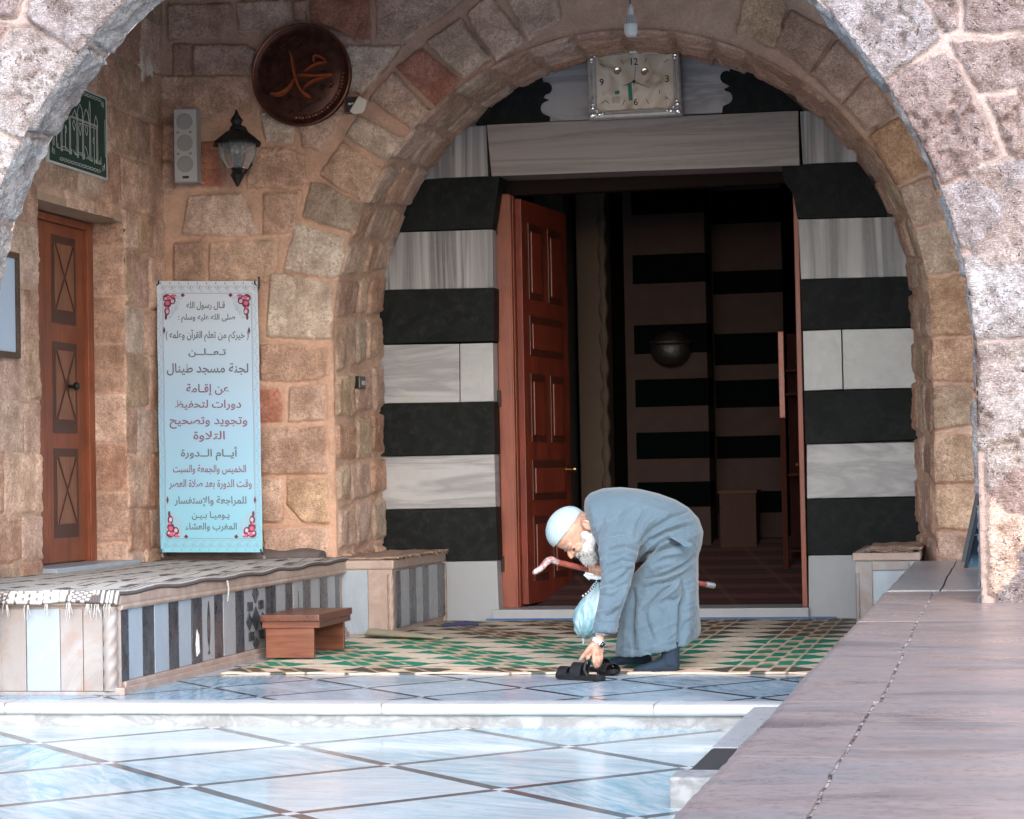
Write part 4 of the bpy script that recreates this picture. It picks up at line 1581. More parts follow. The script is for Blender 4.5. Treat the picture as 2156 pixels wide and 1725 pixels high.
# ================================================================ DIM HALL BEHIND THE DOOR
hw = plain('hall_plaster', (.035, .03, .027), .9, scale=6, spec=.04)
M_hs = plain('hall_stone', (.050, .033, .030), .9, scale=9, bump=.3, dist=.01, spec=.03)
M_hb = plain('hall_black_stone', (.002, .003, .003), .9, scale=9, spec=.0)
hl = thing('hall_walls', 'dim plastered walls of the hall seen through the doorway', 'wall', (-2.5, 19, 0))
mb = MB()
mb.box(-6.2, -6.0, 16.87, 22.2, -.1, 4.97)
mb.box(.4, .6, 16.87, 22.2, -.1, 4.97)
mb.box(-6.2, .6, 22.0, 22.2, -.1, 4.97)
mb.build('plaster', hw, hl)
mb = MB()
mb.box(-3.88, -3.62, 18.9, 19.4, 0, 4.9, .01)
mb.build('column', plain('hall_column_stone', (.09, .085, .077), .8), hl)
mb = MB()
mb.box(-3.52, -3.30, 18.95, 19.4, 0, 4.9, .01)
rngs = []
for i, z in enumerate(np.linspace(.2, 4.2, 90)):
    q = .03 + .014 * math.sin(i * 1.15)
    rngs.append([(-3.29 + q * math.cos(a), 18.93 + q * math.sin(a), z) for a in np.linspace(0, 2 * math.pi, 9)[:-1]])
mb.loft(rngs)
mb.build('scalloped_trim', plain('hall_trim', (.09, .06, .045), .8), hl)
# floor climbing gently, red striped carpet
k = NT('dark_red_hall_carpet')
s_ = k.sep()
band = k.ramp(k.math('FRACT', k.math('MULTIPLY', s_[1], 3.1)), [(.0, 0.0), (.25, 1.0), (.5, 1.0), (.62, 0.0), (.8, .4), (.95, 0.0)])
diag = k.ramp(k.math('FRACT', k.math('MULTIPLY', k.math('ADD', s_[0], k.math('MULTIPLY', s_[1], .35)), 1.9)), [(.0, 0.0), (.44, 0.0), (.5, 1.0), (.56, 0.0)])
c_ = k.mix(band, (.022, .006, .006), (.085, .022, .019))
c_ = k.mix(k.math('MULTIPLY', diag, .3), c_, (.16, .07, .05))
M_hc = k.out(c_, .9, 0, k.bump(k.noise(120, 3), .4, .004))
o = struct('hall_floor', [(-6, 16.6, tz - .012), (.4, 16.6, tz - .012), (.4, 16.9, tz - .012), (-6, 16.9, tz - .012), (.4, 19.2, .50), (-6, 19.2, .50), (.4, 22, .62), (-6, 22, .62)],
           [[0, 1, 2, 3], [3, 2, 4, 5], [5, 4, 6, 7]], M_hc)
# striped pier
pi_ = thing('striped_pier', 'black striped stone pier standing in the dim hall', 'pier', (-2.5, 19.2, 0))
fx0, fx1, fx2 = onY(1335, 700, 19.0)[0], onY(1488, 700, 19.0)[0], onY(1650, 700, 19.45)[0]
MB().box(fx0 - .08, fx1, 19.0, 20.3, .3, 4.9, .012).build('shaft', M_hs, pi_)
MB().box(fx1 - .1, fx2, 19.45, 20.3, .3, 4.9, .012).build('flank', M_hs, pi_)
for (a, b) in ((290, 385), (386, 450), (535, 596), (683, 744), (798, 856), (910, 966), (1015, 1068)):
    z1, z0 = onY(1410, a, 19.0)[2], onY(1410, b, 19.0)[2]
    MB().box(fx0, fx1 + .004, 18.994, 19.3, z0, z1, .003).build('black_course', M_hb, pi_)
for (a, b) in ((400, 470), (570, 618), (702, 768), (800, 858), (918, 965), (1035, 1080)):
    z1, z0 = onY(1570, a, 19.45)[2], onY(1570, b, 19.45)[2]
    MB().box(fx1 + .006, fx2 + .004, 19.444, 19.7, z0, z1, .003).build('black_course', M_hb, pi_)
# round dark bowl fixed to the pier
hp = onY(1412, 735, 18.93)
lp = thing('round_bowl', 'dark round bowl fixed to the striped pier in the hall', 'bowl', tuple(hp))
mb = MB(); mb.ell(hp, (.17, .11, .155), seg=28, rings=18); mb.build('bowl', plain('dark_glaze', (.014, .010, .009), .42, spec=.35, bump=.6, scale=26, dist=.01), lp, True)
mb = MB(); mb.lathe([(.12, 0), (.175, .012), (.18, .03), (.165, .04)], (hp[0], hp[1], hp[2] + .03), (0, 0, 1), 24); mb.build('rim', plain('dark_rim', (.02, .014, .012), .5), lp, True)
# wooden shelf at the right of the hall; upright's lit stretch painted orange
cb = thing('tall_shelf', 'tall wooden shelf unit in the hall, its lit edge painted orange', 'shelf', (-1.55, 18.2, .2))
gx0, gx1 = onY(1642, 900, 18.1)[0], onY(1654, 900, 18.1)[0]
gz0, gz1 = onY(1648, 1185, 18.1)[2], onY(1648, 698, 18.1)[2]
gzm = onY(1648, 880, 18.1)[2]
MB().box(gx0, gx1, 18.1, 18.14, gzm, gz1, .004).build('upright', plain('lit_upright_wood', (.36, .06, .018), .35, bump=.5, dist=.01, scale=20, var=.5), cb, label='upper part of the upright with orange light painted on')
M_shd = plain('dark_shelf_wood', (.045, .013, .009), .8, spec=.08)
MB().box(gx0, gx1, 18.1, 18.14, .25, gzm - .001, .004).build('upright', M_shd, cb)  # rest of the same upright, its shade painted as dark wood
MB().box(gx1 - .01, gx1 + .42, 18.45, 18.48, .25, gz1, .003).build('back', plain('dark_shelf_back', (.03, .011, .009), .85, spec=.05), cb)
for v in (780, 830, 1000, 1160):
    z = onY(1670, v, 18.15)[2]
    MB().box(gx1, gx1 + .42, 18.15, 18.45, z - .010, z + .010, .003).build('shelf_board', M_shd, cb)
# pale chest on the hall floor
cq = onY(1556, 1140, 18.9)
ch = thing('low_chest', 'brownish low box standing on the red hall carpet', 'box', (cq[0], 18.9, .45))
x0, x1 = onY(1515, 1080, 18.9)[0], onY(1592, 1080, 18.9)[0]
z1 = onY(1556, 1032, 18.9)[2]
MB().box(x0, x1, 18.9, 19.2, .42, z1 - .03, .006).build('case', plain('chest_wood', (.05, .028, .023), .8, spec=.04), ch)
MB().box(x0 - .012, x1 + .012, 18.885, 19.2, z1 - .029, z1, .005).build('lid', plain('chest_lid', (.07, .04, .032), .8, spec=.04), ch)

# ================================================================ SMALL SIDE DOOR (left wall)
M_sd = wood('side_door_wood', (.14, .034, .015), (.31, .088, .04), 2, .45)
M_sdd = wood('side_door_panel', (.14, .05, .027), (.28, .115, .062), 2, .4)
M_sdk = wood('side_door_dark', (.045, .016, .012), (.09, .034, .022), 2, .45)
XD = -6.04
sdz0, sdz1 = .56, 2.84
sd = thing('side_door', 'narrow brown wooden door with crossed panels in the left stone wall', 'door', (XD, 13.75, sdz0))
mb = MB()
mb.box(XD - .05, XD + .03, DY1 - .13, DY1 - .035, sdz0, sdz1, .006)
mb.box(XD - .05, XD + .03, DY0 + .01, DY0 + .08, sdz0, sdz1, .006)
mb.box(XD - .05, XD + .028, DY0 + .08, DY1 - .13, sdz1 - .05, sdz1, .006)
mb.build('frame', M_sd, sd)


def side_leaf(y0, y1):
    mb = MB()
    mb.box(XD - .035, XD, y0, y1, sdz0 + .01, sdz1 - .052, .003)
    lf = mb.build('leaf', M_sd, sd)
    p0, p1 = y0 + .10, y1 - .14
    rows = [(494, 680), (719, 912), (944, 1134)]
    for a, b in rows:
        za, zb = onX(115, b, XD)[2], onX(115, a, XD)[2]
        MB().box(XD - .001, XD + .003, p0, p1, za, zb, .001).build('panel', M_sdk, lf)
        mb = MB()
        mb.box(XD + .002, XD + .008, p0 + .045, p1 - .045, za + .09, zb - .055, .002)
        pn = mb.build('panel', M_sdd, lf)
        mb = MB()
        for (ya, yb_) in ((p0 + .05, p1 - .05), (p1 - .05, p0 + .05)):
            A, B = Vector((XD + .009, ya, za + .095)), Vector((XD + .009, yb_, zb - .06))
            dv = (B - A).normalized()
            nrm = Vector((0, -dv.z, dv.y)) * .006
            mb.prism([A + nrm, B + nrm, B - nrm, A - nrm], (.004 if ya < yb_ else .005, 0, 0))
        mb.build('cross_bars', M_sdk, lf)
    return lf


ym = DY0 + .62
side_leaf(DY0 + .082, ym - .002)
lf = side_leaf(ym + .002, DY1 - .132)
kz = onX(142, 814, XD)
mb = MB()
mb.prism([(XD + .003, kz[1], kz[2] + .07), (XD + .003, kz[1] + .035, kz[2]), (XD + .003, kz[1], kz[2] - .07), (XD + .003, kz[1] - .035, kz[2])], (.008, 0, 0), 0, .002)
mb.lathe([(.012, 0), (.012, .03), (.028, .045), (.03, .062), (.018, .075), (0, .078)], (XD + .01, kz[1], kz[2]), (1, 0, 0), 16)
mb.build('handle', plain('dark_door_metal', (.05, .045, .04), .35, .8), lf, True)
MB().box(XD - .03, -5.72, DY0 + .02, DY1 + .02, ZB - .06, .562, .008).build('sill', M_bluem, sd)

# ================================================================ PICTURE AT THE LEFT EDGE
pf = thing('framed_notice', 'dark framed pale blue sheet hanging at the left edge of the view', 'picture', (-5.79, 12.4, 2.1))
mb = MB()
py0, py1, pz0, pz1 = 12.02, 12.67, 1.84, 2.475
for (a, b, c, d) in ((py0, py1, pz0, pz0 + .035), (py0, py1, pz1 - .035, pz1), (py0, py0 + .035, pz0 + .0355, pz1 - .0355), (py1 - .035, py1, pz0 + .0355, pz1 - .0355)):
    mb.box(-5.80, -5.755, a, b, c, d, .006)
mb.build('frame', wood('dark_frame_wood', (.05, .03, .02), (.12, .075, .05), 1, .4), pf)
MB().box(-5.797, -5.775, py0 + .03, py1 - .03, pz0 + .03, pz1 - .03, .001).build('sheet', plain('pale_blue_paper', (.42, .52, .66), .15, var=.03), pf)

# ================================================================ GREEN ENGRAVED PLAQUE
XP = -5.775
gp = thing('green_plaque', 'dark green plaque engraved with tall white lettering on the left wall', 'plaque', (XP, 13.65, 3.37))
gy1 = 14.09
gy0 = 13.16
gz0, gz1 = 3.105, 3.632
MB().box(XP - .02, XP, gy0, gy1, gz0, gz1, .002).build('board', plain('bottle_green_board', (.012, .055, .042), .35, var=.2), gp)
mb = MB()
for (a, b, c, d) in ((gy0 - .008, gy1 + .008, gz0 - .014, gz0), (gy0 - .008, gy1 + .008, gz1, gz1 + .010), (gy0 - .010, gy0, gz0, gz1), (gy1, gy1 + .008, gz0, gz1)):
    mb.box(XP - .02, XP + .004, a, b, c, d)
M_gl = plain('plaque_white_line', (.55, .56, .55), .5, var=.05)
mb.build('border', M_gl, gp)


def gpt(zx, zy):
    """zoomed-photo point on the plaque -> (y, z)"""
    top = 120 + (zx - 720) * .364
    bot = 1285 + (zx - 120) * .317
    s_ = (zx - 130) / (1055 - 130)
    t_ = (zy - top) / (bot - top)
    return gy0 + (gy1 - gy0) * s_, gz1 - (gz1 - gz0) * t_


mb = MB()


def gline(pts, w=.0055):
    for (a, b) in zip(pts[:-1], pts[1:]):
        A, B = gpt(*a), gpt(*b)
        d = np.array(B) - np.array(A)
        L = np.hypot(*d) + 1e-9
        n = np.array([-d[1], d[0]]) / L * w / 2
        mb.prism([(XP + .0005, A[0] + n[0], A[1] + n[1]), (XP + .0005, B[0] + n[0], B[1] + n[1]), (XP + .0005, B[0] - n[0], B[1] - n[1]), (XP + .0005, A[0] - n[0], A[1] - n[1])], (.0015, 0, 0))


for (x, yt, yb, w) in [(458, 560, 1190, 2), (577, 500, 1240, 1.6), (668, 540, 1270, 1.6), (783, 590, 1290, 2), (900, 690, 1340, 2), (850, 740, 1340, .6), (385, 700, 1100, .8), (325, 780, 1140, 2), (250, 820, 1080, .8), (200, 700, 1050, 1.6)]:
    if w > 1:
        gline([(x - 9, yt), (x - 9, yb)])
        gline([(x + 9, yt + 5), (x + 9, yb + 5)])
    else:
        gline([(x, yt), (x, yb)])
for pts in ([(575, 500), (590, 420), (622, 345), (655, 430), (668, 545)], [(685, 540), (700, 470), (722, 425), (748, 480), (768, 600)], [(765, 620), (770, 470), (782, 285), (795, 420), (790, 600)],
            [(850, 720), (862, 620), (882, 535), (905, 620), (915, 720)], [(500, 540), (540, 440), (560, 560)], [(470, 545), (915, 705)], [(470, 565), (915, 725)], [(600, 660), (915, 755)],
            [(520, 610), (500, 680), (525, 790), (548, 700), (525, 620)], [(620, 650), (600, 740), (622, 870), (645, 760), (625, 660)], [(722, 680), (700, 760), (728, 870), (748, 780), (725, 690)],
            [(840, 900), (828, 960), (850, 1010), (855, 940), (840, 900)], [(395, 720), (410, 780), (395, 840), (385, 780), (395, 720)],
            [(270, 1010), (262, 1080), (440, 1140), (480, 1180), (485, 1100)], [(310, 1060), (380, 1070), (430, 1120)], [(510, 1120), (545, 1200), (545, 1050), (545, 1180), (580, 1200)],
            [(520, 1160), (650, 1200), (690, 1250), (690, 1170)], [(590, 1150), (655, 1170)], [(695, 1045), (720, 1090), (760, 1260), (720, 1250), (735, 1215)], [(790, 1220), (800, 1290), (825, 1300), (822, 1230)],
            [(860, 1270), (880, 1330), (885, 1260)], [(905, 1290), (925, 1340), (960, 1350), (960, 1220), (955, 1350)], [(930, 1280), (945, 1330)]):
    gline(pts, .0045)
for i in range(11):
    x = 300 + i * 60
    y = 1245 + (x - 300) * .32
    gline([(x, y), (x + 30, y + 2), (x + 52, y + 28), (x + 30, y + 48), (x, y + 36), (x, y)], .004)
for i in range(5):
    x = 690 + i * 58
    y = 150 + (x - 690) * .36
    gline([(x, y), (x + 28, y + 4), (x + 50, y + 30), (x + 28, y + 50), (x, y + 36), (x, y)], .004)
gline([(1035, 590), (1035, 1230)], .006)
for (x, y, sx, sy) in ((1000, 300, 1, 1), (1010, 1430, 1, -1), (190, 1160, -1, -1)):
    for q in range(3):
        gline([(x - 30 * sx, y - 20 * sy + q * 30 * sy), (x + 15 * sx, y + q * 34 * sy), (x + 5 * sx, y + 50 * sy + q * 22 * sy)], .004)
mb.build('lettering', M_gl, gp)

# ================================================================ SPEAKER
sp = thing('wall_speaker', 'slim grey loudspeaker with three round grilles on the stone wall', 'speaker', tuple(onY(395, 390, 15.05)))
M_spk = plain('grey_speaker_plastic', (.33, .33, .35), .55, var=.05)
sw, sh, sdp = .165, .52, .13
Rz = Matrix.Rotation(math.radians(6), 4, 'Z')
cO = Vector(onY(395, 309, 15.06))
TM = Matrix.Translation(cO) @ Rz
mb = MB(); mb.box(-sw / 2, sw / 2, -sdp / 2, sdp / 2, -sh / 2, sh / 2, .008, M=TM); mb.build('cabinet', M_spk, sp)
mb = MB(); mb.box(-sw / 2 + .006, sw / 2 - .006, -sdp / 2 - .012, -sdp / 2 - .001, -sh / 2 + .008, sh / 2 - .008, .005, M=TM); mb.build('grille', plain('speaker_grille', (.40, .40, .42), .6, var=.1, scale=260, bump=.5, dist=.002), sp)
for dz in (.165, .015, -.135):
    mb = MB()
    c = TM @ Vector((0, -sdp / 2 - .011, dz))
    mb.lathe([(.058, 0), (.058, .003), (.052, .006), (.03, .0045), (0, .004)], c, TM.to_3x3() @ Vector((0, -1, 0)), 24)
    mb.build('cone', plain('grey_cone', (.27, .265, .27), .7, var=.1, scale=200), sp, True)
for dx in (-.05, .04):
    for dz in (.09, -.06):
        c = TM @ Vector((dx, -sdp / 2 - .011, dz))
        MB().lathe([(.01, 0), (.01, .003), (0, .003)], c, TM.to_3x3() @ Vector((0, -1, 0)), 10).build('screw', plain('screw_grey', (.2, .2, .2), .5), sp)
mb = MB(); mb.box(-.02, .026, -sdp / 2 - .0145, -sdp / 2 - .0122, -.235, -.217, .001, M=TM); mb.build('badge', plain('black_badge', (.02, .02, .02), .4), sp)

# ================================================================ LANTERN
M_iron = plain('black_cast_iron', (.014, .014, .015), .5, .3)
lo = Vector(onY(499, 310, 14.86))
ln = thing('wall_lantern', 'black lantern with clear octagonal glass on the stone wall', 'lantern', tuple(lo))
sc_ = .0032                                  # metres per photo pixel at this depth


def lz(v):
    return (310 - v) * sc_


mb = MB()
mb.lathe([(.004, lz(228)), (.018, lz(240)), (.045, lz(252)), (.03, lz(262)), (.045, lz(266)), (.05, lz(272)), (.03, lz(280)), (.06, lz(284)), (.05, lz(268))][:8], lo, (0, 0, 1), 18)
mb.build('finial', M_iron, ln, True)
mb = MB()
mb.lathe([(.03, lz(270)), (.085, lz(279)), (.172, lz(301)), (.176, lz(306)), (.08, lz(287)), (.02, lz(281))], lo, (0, 0, 1), 8)
mb.build('hood', M_iron, ln)
mb = MB()
mb.lathe([(.006, lz(396)), (.02, lz(388)), (.048, lz(372)), (.034, lz(362)), (.046, lz(358)), (.02, lz(352))], lo, (0, 0, 1), 18)
mb.build('bottom_finial', M_iron, ln, True)
kg = NT('seeded_lantern_glass')
kg.b.inputs['Transmission Weight'].default_value = .82
kg.b.inputs['IOR'].default_value = 1.25
M_glass = kg.out((.62, .66, .70), .06, 0, kg.bump(kg.noise(30, 2), .2, .004), .6)
mb = MB()
mb.lathe([(.05, lz(276)), (.078, lz(278)), (.132, lz(297)), (.132, lz(330)), (.075, lz(356)), (.03, lz(358))], lo, (0, 0, 1), 8)
mb.build('glass', M_glass, ln)
mb = MB()
mb.tube([lo + Vector((0, 0, lz(352))), lo + Vector((0, 0, lz(335)))], .02, 10)
mb.ell(lo + Vector((0, 0, lz(318))), (.034, .034, .05), seg=14, rings=10)
mb.build('bulb', plain('white_bulb', (.75, .75, .74), .3), ln, True)
mb = MB()
A8 = Vector((0, 0, 1))
for q in range(8):
    a = 2 * math.pi * q / 8
    X_ = A8.orthogonal().normalized(); Y_ = A8.cross(X_)
    dv = X_ * math.cos(a) + Y_ * math.sin(a)
    mb.tube([lo + dv * .078 + A8 * lz(278), lo + dv * .133 + A8 * lz(297), lo + dv * .133 + A8 * lz(330), lo + dv * .076 + A8 * lz(356)], .0035, 5)
mb.build('came', plain('lead_came', (.22, .22, .23), .4, .6), ln)
mb = MB()
mb.tube([lo + Vector((0, .02, lz(262))), lo + Vector((0, .16, lz(262))), lo + Vector((0, .3, lz(285)))], .014, 8)
mb.tube([lo + Vector((0, .0, lz(372))), lo + Vector((0, .14, lz(362))), lo + Vector((0, .33, lz(330)))], .011, 8)
mb.build('bracket', M_iron, ln, True)

# ================================================================ ROUND COPPER DISC
YD = 15.10
dc = thing('copper_disc', 'large round dark copper disc with raised calligraphy on the stone wall', 'plaque', tuple(onY(633, 157, YD)))
k = NT('aged_copper')
n1_ = k.noise(14, 5, .6)
c_ = k.mix(k.ramp(n1_, [(.35, 0.0), (.7, 1.0)]), (.035, .014, .012), (.10, .038, .025))
M_cop = k.out(c_, k.math('ADD', k.math('MULTIPLY', n1_, .25), .3), .65, k.bump(k.noise(40, 4), .25, .004))
M_copb = plain('bright_copper', (.46, .13, .055), .34, .75, var=.2)
ctr = Vector(onY(633, 157, YD))
RD = .358
mb = MB()
mb.lathe([(RD, 0), (RD, .03), (RD - .012, .045), (RD - .03, .04), (RD - .05, .034), (RD - .08, .044), (.2, .055), (0, .06)], ctr + Vector((0, .05, 0)), (0, -1, 0), 64)
mb.build('plate', M_cop, dc, True)
mb = MB()
rg = []
for q in range(97):
    a = 2 * math.pi * q / 96
    rg.append(ctr + Vector((math.cos(a) * (RD - .006), .008, math.sin(a) * (RD - .006))))
mb.tube(rg, .0105, 8)
mb.build('rim', plain('rim_copper', (.13, .042, .026), .4, .6, var=.35), dc, True)


def dpt(zx, zy, y=0.0):
    return Vector(onY(516.5 + zx / 6.983, 33.7 + zy / 6.983, YD - .012)) + Vector((0, y, 0))


def stroke(mb, pts, hgt=.02):
    """tapered raised brush stroke: (zx, zy, width) in zoomed photo units"""
    P2 = []
    for i in range(len(pts) - 1):
        for t_ in np.linspace(0, 1, 7)[:-1]:
            p0, p1, p2, p3 = pts[max(i - 1, 0)], pts[i], pts[i + 1], pts[min(i + 2, len(pts) - 1)]
            P2.append([.5 * ((2 * b) + (-a + c) * t_ + (2 * a - 5 * b + 4 * c - d) * t_ ** 2 + (-a + 3 * b - 3 * c + d) * t_ ** 3) for a, b, c, d in zip(p0, p1, p2, p3)])
    P2.append(list(pts[-1]))
    rings = []
    for i, (x, y, wd) in enumerate(P2):
        c = dpt(x, y)
        d = dpt(*P2[min(i + 1, len(P2) - 1)][:2]) - dpt(*P2[max(i - 1, 0)][:2])
        d.y = 0
        d = d.normalized()
        n = Vector((-d.z, 0, d.x)) * max(wd, 6) / 6.983 * .00323 * .5
        rings.append([c + n, c + n * .45 + Vector((0, -hgt, 0)), c - n * .45 + Vector((0, -hgt, 0)), c - n])
    mb.loft(rings)


mb = MB()
for s_ in ([(655, 515, 16), (690, 640, 50), (720, 800, 62), (760, 950, 60), (810, 1070, 62), (880, 1150, 80), (945, 1195, 80), (992, 1225, 22)],
           [(722, 930, 18), (690, 1000, 60), (620, 1080, 80), (520, 1140, 92), (440, 1155, 80), (385, 1140, 50)],
           [(770, 880, 50), (900, 875, 76), (1050, 885, 66), (1180, 872, 60), (1290, 862, 48)],
           [(1285, 878, 30), (1130, 915, 60), (990, 970, 66), (890, 1040, 44), (858, 1085, 14)],
           [(872, 832, 14), (960, 760, 56), (1070, 705, 74), (1170, 690, 60), (1192, 660, 40)],
           [(1195, 655, 34), (1110, 605, 64), (1030, 590, 56), (1012, 640, 46), (1020, 690, 30)]):
    stroke(mb, s_, .022)
mb.build('calligraphy', M_copb, dc)
mb = MB()
for s_ in ([(495, 500, 14), (620, 400, 24), (740, 310, 14)], [(720, 460, 12), (800, 395, 20), (885, 315, 10)], [(760, 650, 8), (850, 590, 16), (960, 520, 8)], [(800, 800, 6), (880, 720, 14), (980, 690, 6)],
           [(940, 400, 14), (975, 420, 18), (965, 465, 12)], [(990, 555, 10), (1030, 545, 12), (1050, 560, 8)], [(800, 450, 10), (845, 470, 14), (840, 520, 12), (800, 515, 8)],
           [(1240, 735, 18), (1270, 745, 14), (1245, 795, 10)], [(1030, 825, 8), (1120, 812, 14), (1210, 815, 8)], [(1095, 1040, 14), (1140, 1015, 18), (1150, 1060, 16), (1100, 1090, 16), (1140, 1110, 12)],
           [(1240, 990, 12), (1280, 960, 16), (1295, 1010, 16), (1240, 1040, 14), (1290, 1055, 10)], [(500, 1310, 8), (600, 1240, 16), (690, 1180, 14), (710, 1195, 8)],
           [(780, 1400, 10), (840, 1380, 16), (830, 1310, 14), (800, 1330, 10), (835, 1260, 8)], [(880, 1345, 10), (980, 1280, 18), (1090, 1210, 22), (1125, 1230, 12)],
           [(580, 1390, 10), (640, 1370, 14), (690, 1400, 12), (640, 1430, 10)], [(520, 1060, 6), (600, 990, 12), (660, 930, 6)], [(350, 480, 8), (380, 500, 12), (370, 530, 8)]):
    stroke(mb, s_, .010)
for q in range(22):
    a = math.radians(-98 + q * 4.6)
    c = ctr + Vector((math.cos(a) * (RD - .055), .012, math.sin(a) * (RD - .055)))
    mb.ell(c, (.013, .012, .009 if q % 2 else .013), seg=8, rings=6)
mb.build('raised_ornament', plain('worn_copper', (.16, .06, .045), .3, .8, var=.3), dc, True)

# ================================================================ JUNCTION BOX, KEYPAD, BULB
jb = thing('junction_box', 'open electrical box with a loose white cover beside the copper disc', 'box', tuple(onY(750, 220, 15.15)))
c0, c1 = onY(727, 206, 15.13), onY(752, 236, 15.13)
mb = MB()
mb.box(c0[0], c1[0], 15.125, 15.2, c1[2], c0[2])
mb.build('back_box', plain('box_black', (.02, .02, .02), .6), jb)
mb = MB()
for (a, b, c, d) in ((c0[0] - .006, c1[0] + .006, c0[2], c0[2] + .006), (c0[0] - .006, c1[0] + .006, c1[2] - .006, c1[2]), (c0[0] - .006, c0[0], c1[2], c0[2]), (c1[0], c1[0] + .006, c1[2], c0[2])):
    mb.box(a, b, 15.112, 15.17, c, d)
mb.build('rim', plain('box_rim_brown', (.2, .08, .05), .6), jb)
mb = MB()
cw = Vector(onY(736, 219, 15.11))
mb.ell(cw, (.012, .01, .008), seg=10, rings=6)
mb.ell(cw + Vector((.02, 0, .002)), (.010, .01, .007), seg=10, rings=6)
mb.build('wire_nut', plain('white_connector', (.7, .7, .7), .5), jb, True)
mb = MB()
mb.prism([tuple(onY(u, v, 15.09)) for u, v in ((755, 203), (773, 211), (768, 232), (762, 238), (744, 240), (736, 234))], (0, .012, 0), 0, .003)
mb.build('cover', plain('ivory_cover', (.68, .62, .56), .5, var=.05), jb)
kp = thing('keypad', 'tiny black wall device on the inner face of the arch', 'keypad', tuple(onX(757, 806, -4.54)))
q = onX(757, 806, -4.54)
mb = MB(); mb.box(-4.60, -4.515, q[1] - .08, q[1] + .08, q[2] - .045, q[2] + .045, .006); mb.build('case', plain('black_plastic', (.015, .013, .013), .35), kp)
MB().box(-4.514, -4.511, q[1] - .03, q[1] + .06, q[2] - .018, q[2] + .012).build('display', plain('grey_display', (.45, .42, .42), .4), kp)

YBU = 14.6
bp = Vector(onY(1328, 46, YBU))
bl = thing('led_bulb', 'white finned bulb hanging from the crown of the arch', 'bulb', tuple(bp))
ps = .00312
mb = MB(); mb.lathe([(.002, 38 * ps * 1.0), (.018, 30 * ps), (.020, 28 * ps), (.020, 14 * ps), (.026, 13 * ps)], bp, (0, 0, 1), 20); mb.build('socket', plain('white_socket', (.72, .72, .72), .4), bl, True)
mb = MB()
for q_ in range(14):
    a = 2 * math.pi * q_ / 14
    dv = Vector((math.cos(a), math.sin(a), 0))
    tn = Vector((-dv.y, dv.x, 0)) * .0028
    pts_ = [(.022, 13 * ps), (.036, 4 * ps), (.043, -6 * ps), (.024, -6 * ps), (.012, 12 * ps)]
    mb.prism([bp + dv * r + Vector((0, 0, h)) - tn for r, h in pts_], tuple(tn * 2))
mb.lathe([(.014, 13 * ps), (.026, -5 * ps)], bp, (0, 0, 1), 16)
mb.build('heat_sink', plain('white_heat_sink', (.62, .62, .63), .45), bl)
mb = MB(); mb.lathe([(.044, -6 * ps), (.045, -14 * ps), (.043, -24 * ps), (.034, -30 * ps), (.018, -32 * ps), (0, -32.5 * ps)], bp, (0, 0, 1), 22); mb.build('globe', plain('frosted_globe', (.78, .78, .78), .4, var=.03), bl, True)
mb = MB(); mb.tube([bp + Vector((0, 0, 36 * ps)), bp + Vector((-.004, .0, 44 * ps)), bp + Vector((.006, .06, 60 * ps)), bp + Vector((0, .3, 95 * ps))], .004, 6); mb.build('cord', plain('dark_cord', (.03, .025, .02), .7), bl, True)

# ================================================================ CLOCK
YC = 16.33
ck = thing('wall_clock', 'rectangular silver framed wall clock above the lintel', 'clock', tuple(onY(1337, 172, YC)))


def cpt(zx, zy, y=0.0):
    """zoomed clock picture (2156 px wide over 480 photo px from 2140,120) -> point"""
    return Vector(onY((2140 + zx / 4.4917) / 1.7811, (120 + zy / 4.4917) / 1.7811, YC)) + Vector((0, y, 0))


fr_o = [(278, 290), (1815, 205), (1875, 1400), (312, 1480)]
fr_i = [(415, 415), (1708, 345), (1735, 1265), (445, 1330)]
M_sil = plain('silver_gilt_frame', (.62, .58, .56), .3, .25, var=.12, scale=14)
M_sil2 = plain('bright_silver', (.72, .74, .78), .2, .9, var=.25, scale=40, bump=.6, dist=.006)
mb = MB()
n_ = 4
for i in range(4):
    a, b = fr_o[i], fr_o[(i + 1) % 4]
    c, d = fr_i[(i + 1) % 4], fr_i[i]
    lerp = lambda p, q, t_: (p[0] + (q[0] - p[0]) * t_, p[1] + (q[1] - p[1]) * t_)
    pro = [(0, .05), (0, .0), (.12, -.02), (.38, -.028), (.6, -.012), (.68, -.02), (.85, -.016), (1, .01), (1, .04)]
    rings = [[cpt(*lerp(a, d, t_), y=yy) for t_, yy in pro], [cpt(*lerp(b, c, t_), y=yy) for t_, yy in pro]]
    mb.loft(rings)
mb.build('frame', M_sil, ck)
for i, (p, q2) in enumerate(zip(fr_o, fr_i)):
    mb = MB()
    c = cpt((p[0] + q2[0]) / 2, (p[1] + q2[1]) / 2, -.018)
    sx = 1 if i in (0, 3) else -1
    sz = -1 if i in (0, 1) else 1
    mb.ell(c, (.026, .018, .026), seg=14, rings=8)
    for (dx, dz, r) in ((.05, 0, .018), (.075, .004, .013), (0, .05, .018), (.003, .075, .013), (.03, .03, .013), (-.012, -.012, .015)):
        mb.ell(c + Vector((dx * sx, 0, dz * sz)), (r * 1.15, .015, r), seg=12, rings=7)
    mb.build('corner_ornament', M_sil2, ck, True)
k = NT('gilt_dial')
n1_ = k.noise(4.5, 2, .5, dist=.8)
c_ = k.ramp(n1_, [(.3, (.40, .29, .19)), (.42, (.68, .57, .44)), (.58, (.85, .76, .66)), (.72, (.52, .4, .28))])
M_dial = k.out(c_, .25, .1, k.bump(n1_, .3, .02))
mb = MB(); mb.prism([cpt(*p, y=.012) for p in [(408, 408), (1715, 340), (1742, 1272), (438, 1338)]], (0, .03, 0)); mb.build('dial', M_dial, ck)
